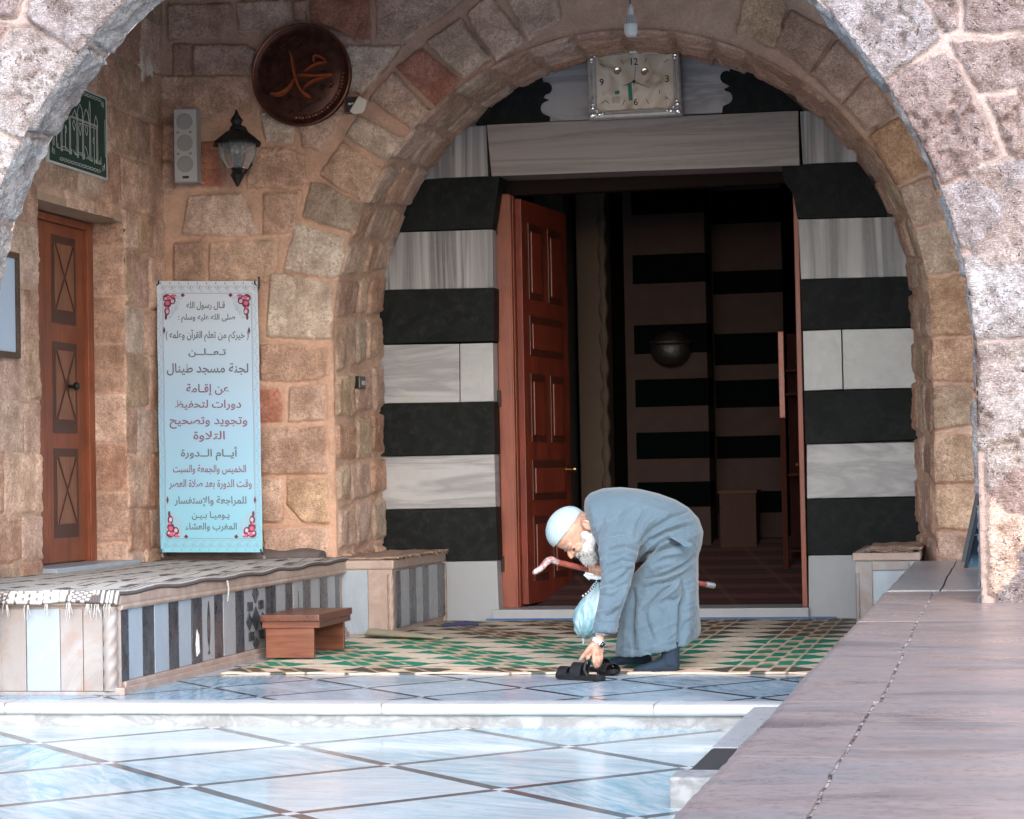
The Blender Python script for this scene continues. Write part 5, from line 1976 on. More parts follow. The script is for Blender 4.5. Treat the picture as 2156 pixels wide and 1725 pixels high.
M_ink = plain('black_print', (.02, .016, .012), .5, var=.05)
YI = .0095


def text_on(parent, name, s, O, ex, ez, fat=0.0, mat=None, fit=None, nrm=Vector((0, -1, 0)), lift=.0):
    """flat lettering: O origin (left baseline), ex/ez metres per em unit along the text / up"""
    V_, F_ = text_shape(s, fat)
    x0, x1 = V_[:, 0].min(), V_[:, 0].max()
    P_ = [O + ex * ((v[0] - x0) / (1 if fit is None else (x1 - x0)) * (1 if fit is None else fit)) + ez * v[1] + nrm * lift for v in V_]
    return P_, F_


mb = MB()
for s_, zx, zy, wz, hz in (('12', 1010, 555, 120, 120), ('3', 1590, 845, 65, 120), ('6', 1060, 1235, 68, 115), ('9', 485, 900, 70, 115)):
    V_, F_ = text_shape(s_, .012)
    x0, x1 = V_[:, 0].min(), V_[:, 0].max()
    y0, y1 = V_[:, 1].min(), V_[:, 1].max()
    mb.add([cpt(zx + (v[0] - x0) / (x1 - x0) * wz + (v[1] - y0) * -5, zy - (v[1] - y0) / (y1 - y0) * hz, YI) for v in V_], F_)
mb.build('numerals', M_ink, ck)
mb = MB()


def cline(a, b, wd, y, taper=1.0):
    A, B = Vector((*a, 0)), Vector((*b, 0))
    d = (B - A).normalized()
    n = Vector((-d.y, d.x, 0)) * wd / 2
    pts_ = [A + n, B + n * taper, B - n * taper, A - n]
    mb.prism([cpt(p.x, p.y, y) for p in pts_], (0, .0015, 0))


for a, b in (((485, 532), (570, 578)), ((840, 460), (888, 545)), ((1278, 432), (1240, 515)), ((1565, 512), (1650, 457)), ((510, 1205), (590, 1150)), ((590, 1150), (640, 1210)), ((910, 1140), (870, 1232)), ((1265, 1125), (1310, 1210)), ((1585, 1090), (1660, 1135)), ((1590, 1140), (1625, 1085))):
    cline(a, b, 10, YI - .001)
mb.build('hour_marks', M_ink, ck)
mb = MB()
cline((1068, 836), (880, 915), 20, .003, .3)
cline((1068, 836), (1345, 950), 16, .0015, .25)
cline((1090, 590), (1066, 925), 8, .0, .6)
mb.lathe([(.012, 0), (.012, .006), (0, .008)], cpt(1068, 836, .004), (0, -1, 0), 14)
mb.build('hands', M_ink, ck)
mb = MB()
mb.prism([cpt(*p, y=YI) for p in ((958, 880), (1022, 872), (1042, 1150), (975, 1155))], (0, .001, 0))
mb.prism([cpt(*p, y=YI) for p in ((738, 1000), (800, 975), (828, 1020), (800, 1045), (745, 1052))], (0, .001, 0))
mb.build('green_mark', plain('green_print', (.01, .22, .16), .4), ck)
for (zx, zy) in ((790, 655), (1245, 665)):
    mb = MB()
    mb.lathe([(.03, 0), (.03, .004), (.026, .007), (.02, .004), (0, .006)], cpt(zx, zy, .012), (0, -1, 0), 24)
    mb.build('sub_dial', plain('sub_dial_gilt', (.6, .5, .4), .2, .6, scale=20), ck, True)
mb = MB()
for i in range(7):
    x = 700 + i * 20
    cline((x, 1080), (x, 1195), 5, YI)
cline((1495, 970), (1495, 1035), 14, YI)
cline((1610, 1150), (1606, 1230), 5, YI)
mb.build('etched_lines', plain('etched_brown', (.2, .15, .1), .4), ck)

# ================================================================ BANNER
bn = thing('roll_banner', 'tall pale blue banner with Arabic lettering standing against the left wall', 'banner', tuple(onY(445, 1170, 14.8)))
YT, YBt = 15.02, 14.72
BT = [onY(330, 592, YT), onY(542, 592, YT), onY(553, 1163, YBt), onY(338, 1163, YBt)]
BT = [Vector(p) for p in BT]


def bpt(s_, t_, lift=0.0):
    """s 0..1 left-right, t 0..1 top-bottom"""
    p = (BT[0] * (1 - s_) + BT[1] * s_) * (1 - t_) + (BT[3] * (1 - s_) + BT[2] * s_) * t_
    p = p + Vector((0, -.02 * math.sin(math.pi * s_) * math.sin(math.pi * t_) - lift + .004 * math.sin(t_ * 21 + s_ * 3), 0))
    return p


def bz(zx, zy, lift=.002):
    """zoomed photo point (region 0,1000) -> point on the banner"""
    t_ = (zy - 90) / (1777 - 90)
    l_ = 975 + (1000 - 975) * min(1, t_ * 1.03) + (t_ > .9) * 0
    r_ = 1600 + (1636 - 1600) * t_
    l_ = 975 + 24 * t_
    return bpt((zx - l_) / (r_ - l_), t_, lift)


nu, nv = 24, 60
vs, fs, cl = [], [], []
for j in range(nv + 1):
    for i in range(nu + 1):
        s_, t_ = i / nu, j / nv
        vs.append(bpt(s_, t_))
        a, b, c = np.array([.60, .66, .76]), np.array([.36, .56, .76]), np.array([.22, .53, .68])
        cl.append(a * (1 - t_ * 2) + b * t_ * 2 if t_ < .5 else b * (2 - 2 * t_) + c * (2 * t_ - 1))
n0 = len(vs)
for j in range(nv + 1):
    for i in range(nu + 1):
        vs.append(bpt(i / nu, j / nv, -.0018))
        cl.append(np.array([.6, .6, .6]))
w1 = nu + 1
for j in range(nv):
    for i in range(nu):
        fs.append([j * w1 + i, j * w1 + i + 1, (j + 1) * w1 + i + 1, (j + 1) * w1 + i])
        fs.append([n0 + j * w1 + i, n0 + (j + 1) * w1 + i, n0 + (j + 1) * w1 + i + 1, n0 + j * w1 + i + 1])
k = NT('printed_vinyl')
M_ban = k.out(k.attr('tint'), .42, 0, k.bump(k.noise(200, 2), .1, .001), .4)
sheet = mesh_obj('sheet', vs, fs, M_ban, bn, True)
a_ = sheet.data.color_attributes.new('tint', 'FLOAT_COLOR', 'POINT')
a_.data.foreach_set('color', np.concatenate([np.array(cl), np.ones((len(cl), 1))], 1).astype(np.float32).reshape(-1))
M_prn = plain('grey_print', (.12, .115, .145), .5, var=.05)
M_prn2 = plain('plum_print', (.22, .085, .14), .5, var=.05)
LINES = [("قـال رسول الله", 1163, 1403, 262, 222, 0), ("صلى الله عليه وسلم :", 1113, 1466, 336, 300, 0), ("( خيركم من تعلم القرآن وعلمه )", 1035, 1548, 452, 408, 0),
         ("تـعــلــن", 1178, 1410, 558, 518, 0), ("لجنة مسجد طينال", 1040, 1548, 668, 612, 0), ("عن إقـامة", 1166, 1432, 792, 742, 1), ("دورات لتحفيظ", 1095, 1506, 888, 840, 1),
         ("وتجويد وتصحيح", 1060, 1542, 990, 940, 1), ("التلاوة", 1210, 1406, 1084, 1034, 1), ("أيــام الــدورة", 1130, 1485, 1190, 1145, 0), ("الخميس والجمعة والسبت", 1080, 1537, 1287, 1243, 1),
         ("وقت الدورة بعد صلاة العصر", 1055, 1570, 1378, 1332, 1), ("للمراجعة والإستفسار", 1090, 1537, 1480, 1436, 0), ("يـوميـاً بـيـن", 1198, 1432, 1567, 1528, 0), ("المغرب والعشاء", 1157, 1477, 1638, 1598, 0)]
for s_, x0, x1, yb, yt, kind in LINES:
    V_, F_ = text_shape(shape_arabic(s_.replace('ً', '')), .014)
    a0, a1 = V_[:, 0].min(), V_[:, 0].max()
    P_ = [bz(x0 + (v[0] - a0) / (a1 - a0) * (x1 - x0), yb - v[1] / .71 * (yb - yt), .003) for v in V_]
    mesh_obj('lettering', P_, F_, M_prn2 if kind else M_prn, bn)
# printed ornament: double frame lines, scalloped border, corner bouquets
M_or = plain('border_print', (.27, .29, .38), .5, var=.05)
M_orw = plain('pale_border_print', (.68, .72, .80), .5, var=.05)
mb = MB()


def bquad(x0, x1, y0, y1, lift=.002):
    mb.add([bz(x0, y0, lift), bz(x1, y0, lift), bz(x1, y1, lift), bz(x0, y1, lift)], [[0, 1, 2, 3]])


def lr(zy):
    t_ = (zy - 90) / 1687
    return 975 + 24 * t_, 1600 + 36 * t_


for i in range(56):
    y0 = 168 + i * 27.2
    y1 = y0 + 27.4
    if y1 > 1702:
        break
    l_, r_ = lr(y0)
    bquad(l_ + 36, l_ + 39.5, y0, y1)
    bquad(r_ - 41, r_ - 37.5, y0, y1)
    bquad(l_ + 31, l_ + 32.5, y0, y1)
    bquad(r_ - 33, r_ - 31.5, y0, y1)
l_, r_ = lr(168)
bquad(l_ + 36, r_ - 37.5, 166, 169.5)
l_, r_ = lr(1695)
bquad(l_ + 36, r_ - 37.5, 1691, 1695)
bquad(l_ + 32, r_ - 32, 1702, 1704)
mb.build('frame_lines', M_or, bn)
mb = MB()


def bdisc(x, y, rx, ry=None, lift=.0024, n=8):
    ry = rx if ry is None else ry
    mb.add([bz(x + rx * math.cos(2 * math.pi * q / n), y + ry * math.sin(2 * math.pi * q / n), lift) for q in range(n)], [list(range(n))])


def bring(x, y, r, wd=2.2, a0=0, a1=360, lift=.0022):
    n = 10
    A = [math.radians(a0 + (a1 - a0) * q / n) for q in range(n + 1)]
    P_ = [bz(x + (r + wd / 2) * math.cos(a), y + (r + wd / 2) * math.sin(a), lift) for a in A] + [bz(x + (r - wd / 2) * math.cos(a), y + (r - wd / 2) * math.sin(a), lift) for a in A]
    mb.add(P_, [[q, q + 1, n + 2 + q, n + 1 + q] for q in range(n)])


for q in range(11):
    x = 1000 + q * 57
    bdisc(x, 105, 4, 8)
    bring(x + 14, 132, 14)
    bring(x + 42, 134, 12, 2.2, 180, 360)
    bdisc(x + 14, 132, 4, 9)
    bring(x + 28, 150, 9, 2, 0, 180)
for q in range(11):
    x = 1018 + q * 57
    bdisc(x, 1762, 3, 8)
    bring(x + 14, 1735, 14)
    bring(x + 42, 1733, 12, 2.2, 0, 180)
    bdisc(x + 14, 1735, 4, 8)
    bring(x + 28, 1718, 9, 2, 180, 360)
for q in range(40):
    y = 185 + q * 38
    l_, r_ = lr(y)
    for x in (l_ + 16, r_ - 16):
        bring(x + (5 if q % 2 else -5), y, 9, 2.2, 90 if q % 2 else -90, 270 if q % 2 else 90)
        bdisc(x + (-6 if q % 2 else 6), y + 19, 3, 5)
mb.build('border_ornament', M_or, bn)
M_mar = plain('maroon_print', (.13, .03, .06), .5)
M_pk = plain('pink_print', (.62, .12, .22), .5)
M_lil = plain('lilac_print', (.58, .45, .58), .5)
M_trc = plain('tracery_print', (.42, .45, .55), .5)
for (cx, cy, sx, sy) in ((1018, 172, 1, 1), (1556, 172, -1, 1), (1040, 1690, 1, -1), (1594, 1690, -1, -1)):
    mb = MB()
    for (dx, dy, rx, ry, L_) in ((20, 26, 26, 26, .0021), (54, 42, 22, 26, .0021), (24, 66, 24, 24, .0021), (22, 110, 18, 28, .0021), (62, 18, 22, 16, .0021), (16, 146, 8, 20, .0021)):
        bdisc(cx + dx * sx, cy + dy * sy, rx, ry, L_, 10)
    bq = mb.build('corner_bouquet', M_mar, bn)
    mb = MB()
    for (dx, dy, rx, ry) in ((120, 8, 14, 14), (6, 232, 8, 26)):
        bdisc(cx + dx * sx, cy + dy * sy, rx, ry, .0021, 4)
    mb.build('corner_tip', M_mar, bn)
    for mt, lst in ((M_pk, ((30, 24, 15, 13), (24, 58, 14, 14), (62, 14, 12, 10), (18, 88, 9, 9))), (M_lil, ((12, 30, 9, 9), (56, 46, 11, 13), (24, 112, 10, 14), (44, 28, 6, 6), (76, 20, 8, 8)))):
        mb = MB()
        for (dx, dy, rx, ry) in lst:
            bdisc(cx + dx * sx, cy + dy * sy, rx, ry, .0028, 9)
        mb.build('printed_flower', mt, bq)
    mb = MB()
    for (dx, dy, r) in ((86, 62, 15), (80, 90, 12), (64, 98, 16), (98, 24, 12), (56, 124, 10), (42, 148, 9)):
        bring(cx + dx * sx, cy + dy * sy, r, 3)
        bring(cx + dx * sx, cy + dy * sy, r * .5, 2.4)
    mb.build('printed_tracery', M_trc, bq)
# stand: crossed poles behind, hooks at the corners, feet
mb = MB()
cxx = (BT[0] + BT[1] + BT[2] + BT[3]) / 4 + Vector((0, .06, 0))
for (a, b) in ((BT[0] + Vector((-.012, -.004, .03)), 0), (BT[1] + Vector((.012, -.004, .03)), 0)):
    mb.tube([a, a + Vector((0, .01, -.06)), cxx], [.008, .007, .007], 8)
lf_, rf_ = Vector(onZ(344, 1178, ZB + .02)), Vector(onZ(556, 1178, ZB + .02))
lf_ = Vector(onY(343, 1172, 14.74)); rf_ = Vector(onY(557, 1176, 14.74))
for a, c in ((lf_, BT[3]), (rf_, BT[2])):
    mb.tube([cxx, c + Vector((0, .025, .02))], .007, 8)
mb.build('pole', plain('banner_pole', (.03, .03, .032), .5), bn, True)
for a, c in ((lf_, BT[3]), (rf_, BT[2])):
    mb = MB()
    d_ = (a - c)
    mb.tube([c + Vector((.012 if c is BT[3] else -.012, -.006, .022)), c + Vector((.004 if c is BT[3] else -.004, -.012, -.004)), c + d_ * .35], [.006, .007, .007], 8)
    mb.tube([c + d_ * .35, a + Vector((0, 0, -.002))], [.009, .010], 8, 1)
    mb.build('foot', [plain('black_hook', (.015, .015, .015), .5), plain('alloy_foot', (.5, .52, .55), .3, .8)], bn, True)
for c in (BT[0], BT[1]):
    mb = MB()
    s_ = 1 if c is BT[0] else -1
    mb.tube([c + Vector((-.014 * s_, -.004, .028)), c + Vector((-.010 * s_, -.008, -.04)), c + Vector((.018 * s_, -.008, -.018)), c + Vector((.016 * s_, -.008, .002))], .006, 8)
    mb.build('hook', plain('black_hook', (.015, .015, .015), .5), bn, True)

# ================================================================ THE MAN BENDING DOWN
def pz(zx, zy, Y):
    """point of the zoomed figure picture (photo region 1900,1780) on the plane Y"""
    return Vector(onY(1066.8 + zx / 3.7467, 999.4 + zy / 3.7467, Y))


def project(V):
    x, y, z = V[:, 0], V[:, 1], V[:, 2] - CH
    cy, sy = math.cos(CYAW), math.sin(CYAW)
    xr = cy * x + sy * y
    yf = -sy * x + cy * y
    cp, sp = math.cos(CPIT), math.sin(CPIT)
    d = cp * yf + sp * z
    u = -sp * yf + cp * z
    px, py = CF * xr / d, -CF * u / d
    cr, sr = math.cos(CROL), math.sin(CROL)
    return PW / 2 + cr * px + sr * py, PH / 2 - sr * px + cr * py


CR, CU, CB_ = _r.copy(), _u.copy(), -_f          # camera right, up, towards the viewer
k = NT('weathered_skin')
n1_ = k.noise(28, 5, .6)
c_ = k.mix(k.ramp(n1_, [(.3, 0.0), (.7, 1.0)]), (.40, .20, .14), (.56, .34, .25))
M_skin = k.out(c_, .5, 0, k.bump(k.noise(90, 4), .25, .003), .4)
k.b.inputs['Subsurface Weight'].default_value = .12
k.b.inputs['Subsurface Radius'].default_value = (.02, .008, .005)
k = NT('grey_blue_cotton')
n1_ = k.noise(5, 4, .6)
c_ = k.mix(n1_, (.068, .115, .155), (.112, .158, .20))
weave = k.math('ADD', k.noise(420, 2), k.math('MULTIPLY', k.noise(60, 4, .65, k.mapg((1, 1, .35))), 1.6))
M_robe = k.out(c_, .8, 0, k.bump(weave, .3, .003), .2)
k.b.inputs['Sheen Weight'].default_value = .25
M_sock = plain('navy_sock', (.010, .024, .045), .85, bump=.5, scale=160, dist=.003)

man = thing('person', 'elderly bearded man in a grey blue robe bending down to lift a sandal', 'person', tuple(pz(1180, 1560, 12.3)))


def ring2(B, F, Yc, b, n=28, sag=0.0, sq=2.3):
    """ellipse-like ring: B/F silhouette points (zoomed picture), half depth b"""
    p, q = pz(*B, Yc), pz(*F, Yc)
    c, e = (p + q) / 2, (q - p) / 2
    out = []
    for i in range(n):
        a = 2 * math.pi * i / n
        ca, sa = math.cos(a), math.sin(a)
        ca_ = math.copysign(abs(ca) ** (2 / sq), ca)
        sa_ = math.copysign(abs(sa) ** (2 / sq), sa)
        v = c + e * ca_ + Vector((0, -1, 0)) * (b * sa_)
        v.z -= sag * sa_
        out.append(v)
    return out


# ---- robe: trunk + skirt + sleeves in one continuous surface
mb = MB()
T = [((640, 300), (770, 600), 12.37, .06), ((615, 262), (790, 690), 12.38, .11), ((625, 190), (815, 705), 12.39, .165), ((665, 143), (850, 705), 12.39, .22), ((760, 108), (930, 705), 12.40, .235), ((900, 99), (1000, 705), 12.40, .235),
     ((1050, 114), (1060, 690), 12.40, .225), ((1200, 150), (1120, 690), 12.40, .22), ((1330, 198), (1120, 720), 12.40, .22), ((1430, 258), (1080, 760), 12.40, .22), ((1510, 345), (1015, 780), 12.40, .225),
     ((1548, 450), (985, 812), 12.40, .23), ((1535, 550), (965, 858), 12.40, .23), ((1508, 640), (950, 912), 12.40, .23), ((1504, 760), (930, 972), 12.39, .235), ((1507, 900), (910, 1060), 12.39, .24),
     ((1512, 1050), (902, 1150), 12.38, .25), ((1521, 1180), (880, 1270), 12.38, .26), ((1528, 1262), (864, 1388), 12.38, .27)]
mb.loft([ring2(B, F, y, b, sag=(.0 if i < len(T) - 1 else .045) + (.02 if i == len(T) - 2 else 0)) for i, (B, F, y, b) in enumerate(T)])
A = [((800, 300), (1080, 330), 12.29, .10), ((742, 420), (1075, 420), 12.22, .105), ((728, 520), (1062, 520), 12.17, .10), ((724, 600), (1042, 600), 12.13, .095), ((742, 700), (1010, 705), 12.08, .092), ((750, 780), (995, 790), 12.05, .088), ((742, 870), (968, 880), 12.02, .085),
     ((728, 1000), (935, 990), 11.97, .08), ((700, 1120), (893, 1110), 11.93, .075), ((684, 1190), (876, 1195), 11.91, .073), ((678, 1232), (868, 1248), 11.90, .072)]
mb.loft([ring2(B, F, y, b) for B, F, y, b in A])
A2 = [((700, 330), (900, 520), 12.50, .09), ((690, 470), (860, 590), 12.54, .085), ((690, 600), (820, 650), 12.52, .07), ((720, 640), (800, 720), 12.50, .055)]
mb.loft([ring2(B, F, y, b) for B, F, y, b in A2])
V, F, N = remeshed(mb, .0072, 9)


def fold_disp(V, N, folds, noise_amp=.0022):
    u, v = project(V)
    zx, zy = (u - 1066.8) * 3.7467, (v - 999.4) * 3.7467
    face = np.clip((N @ np.array(CB_)) * 1.6 + .1, 0, 1)
    d = np.zeros(len(V))
    for pts, amp, wd in folds:
        amp, wd = amp * (1.9 if amp < 0 else 1.5), wd * (.8 if amp < 0 else .95)
        best = np.full(len(V), 1e9)
        tt = np.zeros(len(V))
        L = len(pts) - 1
        for i in range(L):
            a, b = np.array(pts[i], float), np.array(pts[i + 1], float)
            e = b - a
            t = np.clip(((zx - a[0]) * e[0] + (zy - a[1]) * e[1]) / (e @ e), 0, 1)
            dist = np.hypot(zx - a[0] - t * e[0], zy - a[1] - t * e[1])
            m = dist < best
            best = np.where(m, dist, best)
            tt = np.where(m, (i + t) / L, tt)
        fade = np.sin(np.pi * np.clip(tt * .92 + .04, 0, 1)) ** .6
        d += amp * fade * np.exp(-(best / wd) ** 2)
    for ang, sc, am in ((-.5, 70., .0065), (.9, 95., .004), (1.45, 60., .0035)):
        aa, bb = zx * math.cos(ang) + zy * math.sin(ang), -zx * math.sin(ang) + zy * math.cos(ang)
        rg_ = 1 - np.abs(fbm(aa / (sc * 3.2), bb / sc, 1.0, int(sc), 2)) * 2.2
        d += am * np.clip(rg_, -1, 1) ** 3 * np.clip((zy - 230) / 250, 0, 1)
    d += noise_amp * (fbm(zx / 60, zy / 60, 1.0, 4, 3) + .5 * fbm(zx / 22, zy / 22, 1.0, 9, 2))
    return V + N * (d * face)[:, None]


R_, G_ = 1, -1
FOLDS = [
    # valleys (negative) and ridges (positive): radiating from the armpit and waist
    ([(1045, 600), (1120, 520), (1250, 450), (1420, 410)], -.020, 15), ([(1050, 640), (1180, 560), (1300, 520)], .016, 18), ([(1060, 570), (1180, 470), (1330, 400), (1450, 370)], .014, 17),
    ([(1040, 545), (1140, 430), (1300, 330), (1440, 290)], -.015, 14), ([(1030, 520), (1110, 390), (1220, 310)], .011, 17), ([(1010, 500), (1040, 380), (1100, 270)], -.009, 16),
    ([(1080, 690), (1200, 600), (1330, 560), (1470, 560)], -.018, 14), ([(1100, 730), (1230, 640), (1400, 610)], .012, 18),
    ([(860, 440), (900, 340), (980, 250)], -.008, 16), ([(800, 440), (790, 360), (830, 280)], .007, 18), ([(1140, 260), (1250, 300), (1390, 350)], .007, 20),
    # sleeve
    ([(1035, 600), (930, 560), (800, 590), (735, 650)], -.012, 12), ([(1030, 640), (930, 610), (800, 640), (745, 710)], .012, 14), ([(1010, 690), (900, 670), (790, 720), (752, 780)], -.013, 12),
    ([(1000, 730), (900, 720), (800, 770), (755, 820)], .011, 14), ([(750, 870), (830, 850), (930, 790), (985, 740)], -.012, 12), ([(740, 910), (840, 890), (940, 830)], .010, 14),
    ([(735, 950), (830, 960), (920, 900)], -.010, 12), ([(925, 980), (860, 1040), (790, 1080), (720, 1090)], .010, 16), ([(910, 1030), (850, 1090), (770, 1130)], -.009, 12), ([(960, 870), (900, 980), (830, 1060)], .008, 16),
    ([(685, 1158), (780, 1172), (885, 1160)], -.006, 6), ([(1000, 560), (900, 500), (790, 520)], .008, 16), ([(980, 470), (880, 460), (760, 500)], -.008, 14),
    # long seam between coat and skirt, hips
    ([(1290, 500), (1180, 560), (1090, 640), (1030, 720)], -.028, 16), ([(1480, 640), (1400, 720), (1250, 790), (1090, 830)], -.018, 14), ([(1470, 680), (1380, 760), (1240, 830), (1100, 870)], .016, 18),
    ([(1400, 780), (1300, 840), (1180, 860), (1060, 900)], -.015, 13), ([(1370, 820), (1320, 900), (1250, 960), (1180, 1010)], .014, 20), ([(1330, 860), (1220, 930), (1120, 1030), (1060, 1120)], -.013, 14),
    ([(1360, 960), (1330, 990), (1270, 985)], -.012, 16), ([(1380, 830), (1400, 950), (1370, 1050), (1360, 1200), (1352, 1440)], -.022, 15), ([(1415, 900), (1430, 1050), (1410, 1250), (1400, 1380)], .012, 26),
    ([(1000, 900), (1010, 1050), (1000, 1200), (1000, 1400)], -.020, 16), ([(960, 960), (950, 1150), (925, 1390)], .012, 24), ([(1060, 1000), (1050, 1200), (1060, 1430)], .014, 30), ([(1090, 1080), (1120, 1200), (1160, 1300)], -.008, 10),
    ([(1120, 1040), (1170, 1180), (1190, 1420)], .010, 34), ([(1250, 1060), (1260, 1250), (1270, 1450)], .008, 34), ([(1440, 1130), (1390, 1200), (1375, 1290)], -.008, 12), ([(1480, 1140), (1430, 1220), (1390, 1330)], .007, 14),
    ([(870, 1370), (1000, 1372), (1160, 1412), (1340, 1412)], -.005, 6), ([(1300, 700), (1200, 720), (1100, 760)], .010, 20), ([(1500, 700), (1460, 900), (1480, 1150)], .010, 30),
]
V = fold_disp(V, N, FOLDS)
robe = mesh_obj('robe', V, F, M_robe, man, True)
# side opening with a hanging flap
mb = MB()
pts = [(1292, 488), (1375, 512), (1468, 548), (1452, 575), (1395, 570), (1368, 545), (1300, 505)]
o_ = []
for i, (x, y) in enumerate(pts):
    o_.append(pz(x, y, 12.155 - .02 * math.sin(i)))
mb.prism([pz(x, y, 12.14) for x, y in pts], (0, .02, 0), 0, .004)
mb.build('side_flap', M_robe, robe)
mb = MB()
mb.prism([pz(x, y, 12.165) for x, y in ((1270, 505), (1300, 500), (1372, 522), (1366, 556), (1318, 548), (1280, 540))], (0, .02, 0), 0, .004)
mb.build('side_opening_shade', plain('painted_opening_shade', (.02, .03, .04), .9), robe)  # dark slab painting the shade inside the opening
# shirt cuff and collar
mb = MB()
mb.loft([ring2((690, 1228), (800, 1240), 11.90, .05), ring2((694, 1252), (806, 1268), 11.895, .048)])
mb.build('shirt_cuff', plain('grey_shirt', (.26, .28, .31), .8), man, True)
mb = MB()
mb.loft([ring2((632, 296), (768, 645), 12.38, .085), ring2((622, 272), (800, 690), 12.385, .11), ring2((640, 250), (820, 690), 12.39, .12)])
mb.build('collar', M_robe, robe, True)
mb = MB()
mb.tube([pz(690, 520, 12.25), pz(715, 590, 12.24), pz(730, 645, 12.25), pz(765, 680, 12.26)], [.006, .012, .012, .006], 8)
mb.build('undershirt_edge', plain('dark_undershirt', (.03, .035, .045), .85), robe, True)

# ---- body: head, neck, arms, hands, trunk, legs in one continuous mesh
HS = 1.24
hf, hu = (-.53 * CR - .848 * CU), (-.848 * CR + .53 * CU)
hl_ = CB_.copy()
ya = math.radians(13)
hf, hl_ = hf * math.cos(ya) + hl_ * math.sin(ya), hl_ * math.cos(ya) - hf * math.sin(ya)
HO = pz(605, 435, 12.33)
HM = Matrix(((hf.x, hl_.x, hu.x, HO.x), (hf.y, hl_.y, hu.y, HO.y), (hf.z, hl_.z, hu.z, HO.z), (0, 0, 0, 1))) @ Matrix.Scale(HS, 4)


def H(x, y, z):
    return HM @ Vector((x, y, z))


mbh = MB()


def hell(c, r, rot=None, seg=28, rings=18, M=None):
    m = HM @ Matrix.Translation(Vector(c))
    if rot is not None:
        m = m @ Matrix.Rotation(rot[0], 4, rot[1])
    m = m @ Matrix.Diagonal((*r, 1))
    bm = bmesh.new()
    bmesh.ops.create_uvsphere(bm, u_segments=seg, v_segments=rings, radius=1)
    bmesh.ops.transform(bm, matrix=m, verts=bm.verts)
    (mbh if M is None else M).bm(bm)


hell((.030, 0, .060), (.098, .076, .088))              # skull
hell((.055, 0, .03), (.068, .064, .075))               # face block
hell((.062, 0, -.035), (.052, .052, .058))             # jaw
hell((.093, 0, -.076), (.024, .028, .022))             # chin
hell((.108, .0, .052), (.012, .046, .028))             # forehead plane
for s_ in (1, -1):
    hell((.107, .030 * s_, .016), (.013, .027, .0085), (s_ * .25, 'Z'))   # brow
    hell((.088, .042 * s_, -.022), (.022, .02, .016))  # cheek
    hell((.113, .013 * s_, -.013), (.014, .0095, .010))  # nostril wing
    hell((.098, .031 * s_, .000), (.0115, .0155, .0055))  # lids
    # ear
    m_ = [(-.012, .078, .030), (-.020, .084, .022), (-.024, .086, .004), (-.018, .084, -.016), (-.004, .080, -.030), (.004, .077, -.026)]
    mbh.tube([H(x, y * s_, z) for x, y, z in m_], [.0055 * HS, .0075 * HS, .008 * HS, .007 * HS, .008 * HS, .005 * HS], 10)
    hell((-.006, .077 * s_, .0), (.013, .006, .024))
    mbh.tube([H(-.006, .080 * s_, .02), H(.002, .082 * s_, .004), H(.006, .080 * s_, -.014)], .0045 * HS, 8)
mbh.tube([H(.108, 0, .018), H(.117, 0, .006), H(.129, 0, -.008), H(.133, 0, -.015), H(.119, 0, -.023)], [.008 * HS, .0095 * HS, .0115 * HS, .0125 * HS, .008 * HS], 12)
mbh.tube([H(.102, .022, -.037), H(.110, .010, -.034), H(.112, 0, -.035), H(.110, -.010, -.034), H(.102, -.022, -.037)], [.004, .006, .0065, .006, .004], 8)
mbh.tube([H(.100, .018, -.046), H(.109, 0, -.046), H(.100, -.018, -.046)], [.004, .008, .004], 8)
mbh.tube([H(-.01, 0, .03), H(-.035, 0, -.05), pz(690, 470, 12.37), pz(790, 420, 12.39)], [.075, .072, .078, .09], 18)   # neck
hf_n = [H(-.03, 0, -.04)]
# inner trunk, legs
mbh.tube([pz(800, 400, 12.4), pz(1000, 380, 12.4), pz(1180, 400, 12.4), pz(1330, 470, 12.4)], [.12, .13, .125, .11], 18)
for yy, hx, fx in ((12.26, 1380, 1290), (12.55, 1340, 1080)):
    mbh.tube([pz(hx - 50, 500, yy + .04 * (1 if yy < 12.4 else -1)), pz(1210 if fx > 1200 else 1150, 930, yy + .03 * (1 if yy < 12.4 else -1)), pz(fx, 1400, yy if fx > 1200 else 12.6)], [.075, .06, .043], 14)
Yn, Yq = 12.19, 12.60


def foot(M, dx, dy_, Y, grow=0.0):
    sect = [((1003, 1546), (1003, 1561), .012), ((1035, 1521), (1028, 1567), .036), ((1110, 1497), (1105, 1569), .047), ((1210, 1462), (1208, 1566), .042), ((1285, 1425), (1285, 1562), .038), ((1345, 1440), (1342, 1552), .034), ((1362, 1475), (1362, 1530), .016)]
    M.loft([ring2((a[0] + dx, a[1] + dy_ - grow * 1500), (b[0] + dx, b[1] + dy_ + grow * 900), Y, w_ + grow, 20) for a, b, w_ in sect])
    M.tube([pz(1290 + dx, 1500 + dy_, Y), pz(1292 + dx, 1400 + dy_, Y), pz(1290 + dx, 1320 + dy_, Y)], [.045 + grow, .042 + grow, .046 + grow], 14)


foot(mbh, 0, 0, Yn)
foot(mbh, -218, -56, Yq)
# near arm and hand reaching for the sandal
Yh = 11.87
mbh.tube([pz(880, 380, 12.28), pz(870, 780, 12.06), pz(770, 1150, 11.92), pz(738, 1262, 11.89)], [.055, .045, .036, .029], 14)


def hp_(x, y, d=0.0):
    return pz(x, y, Yh + d)


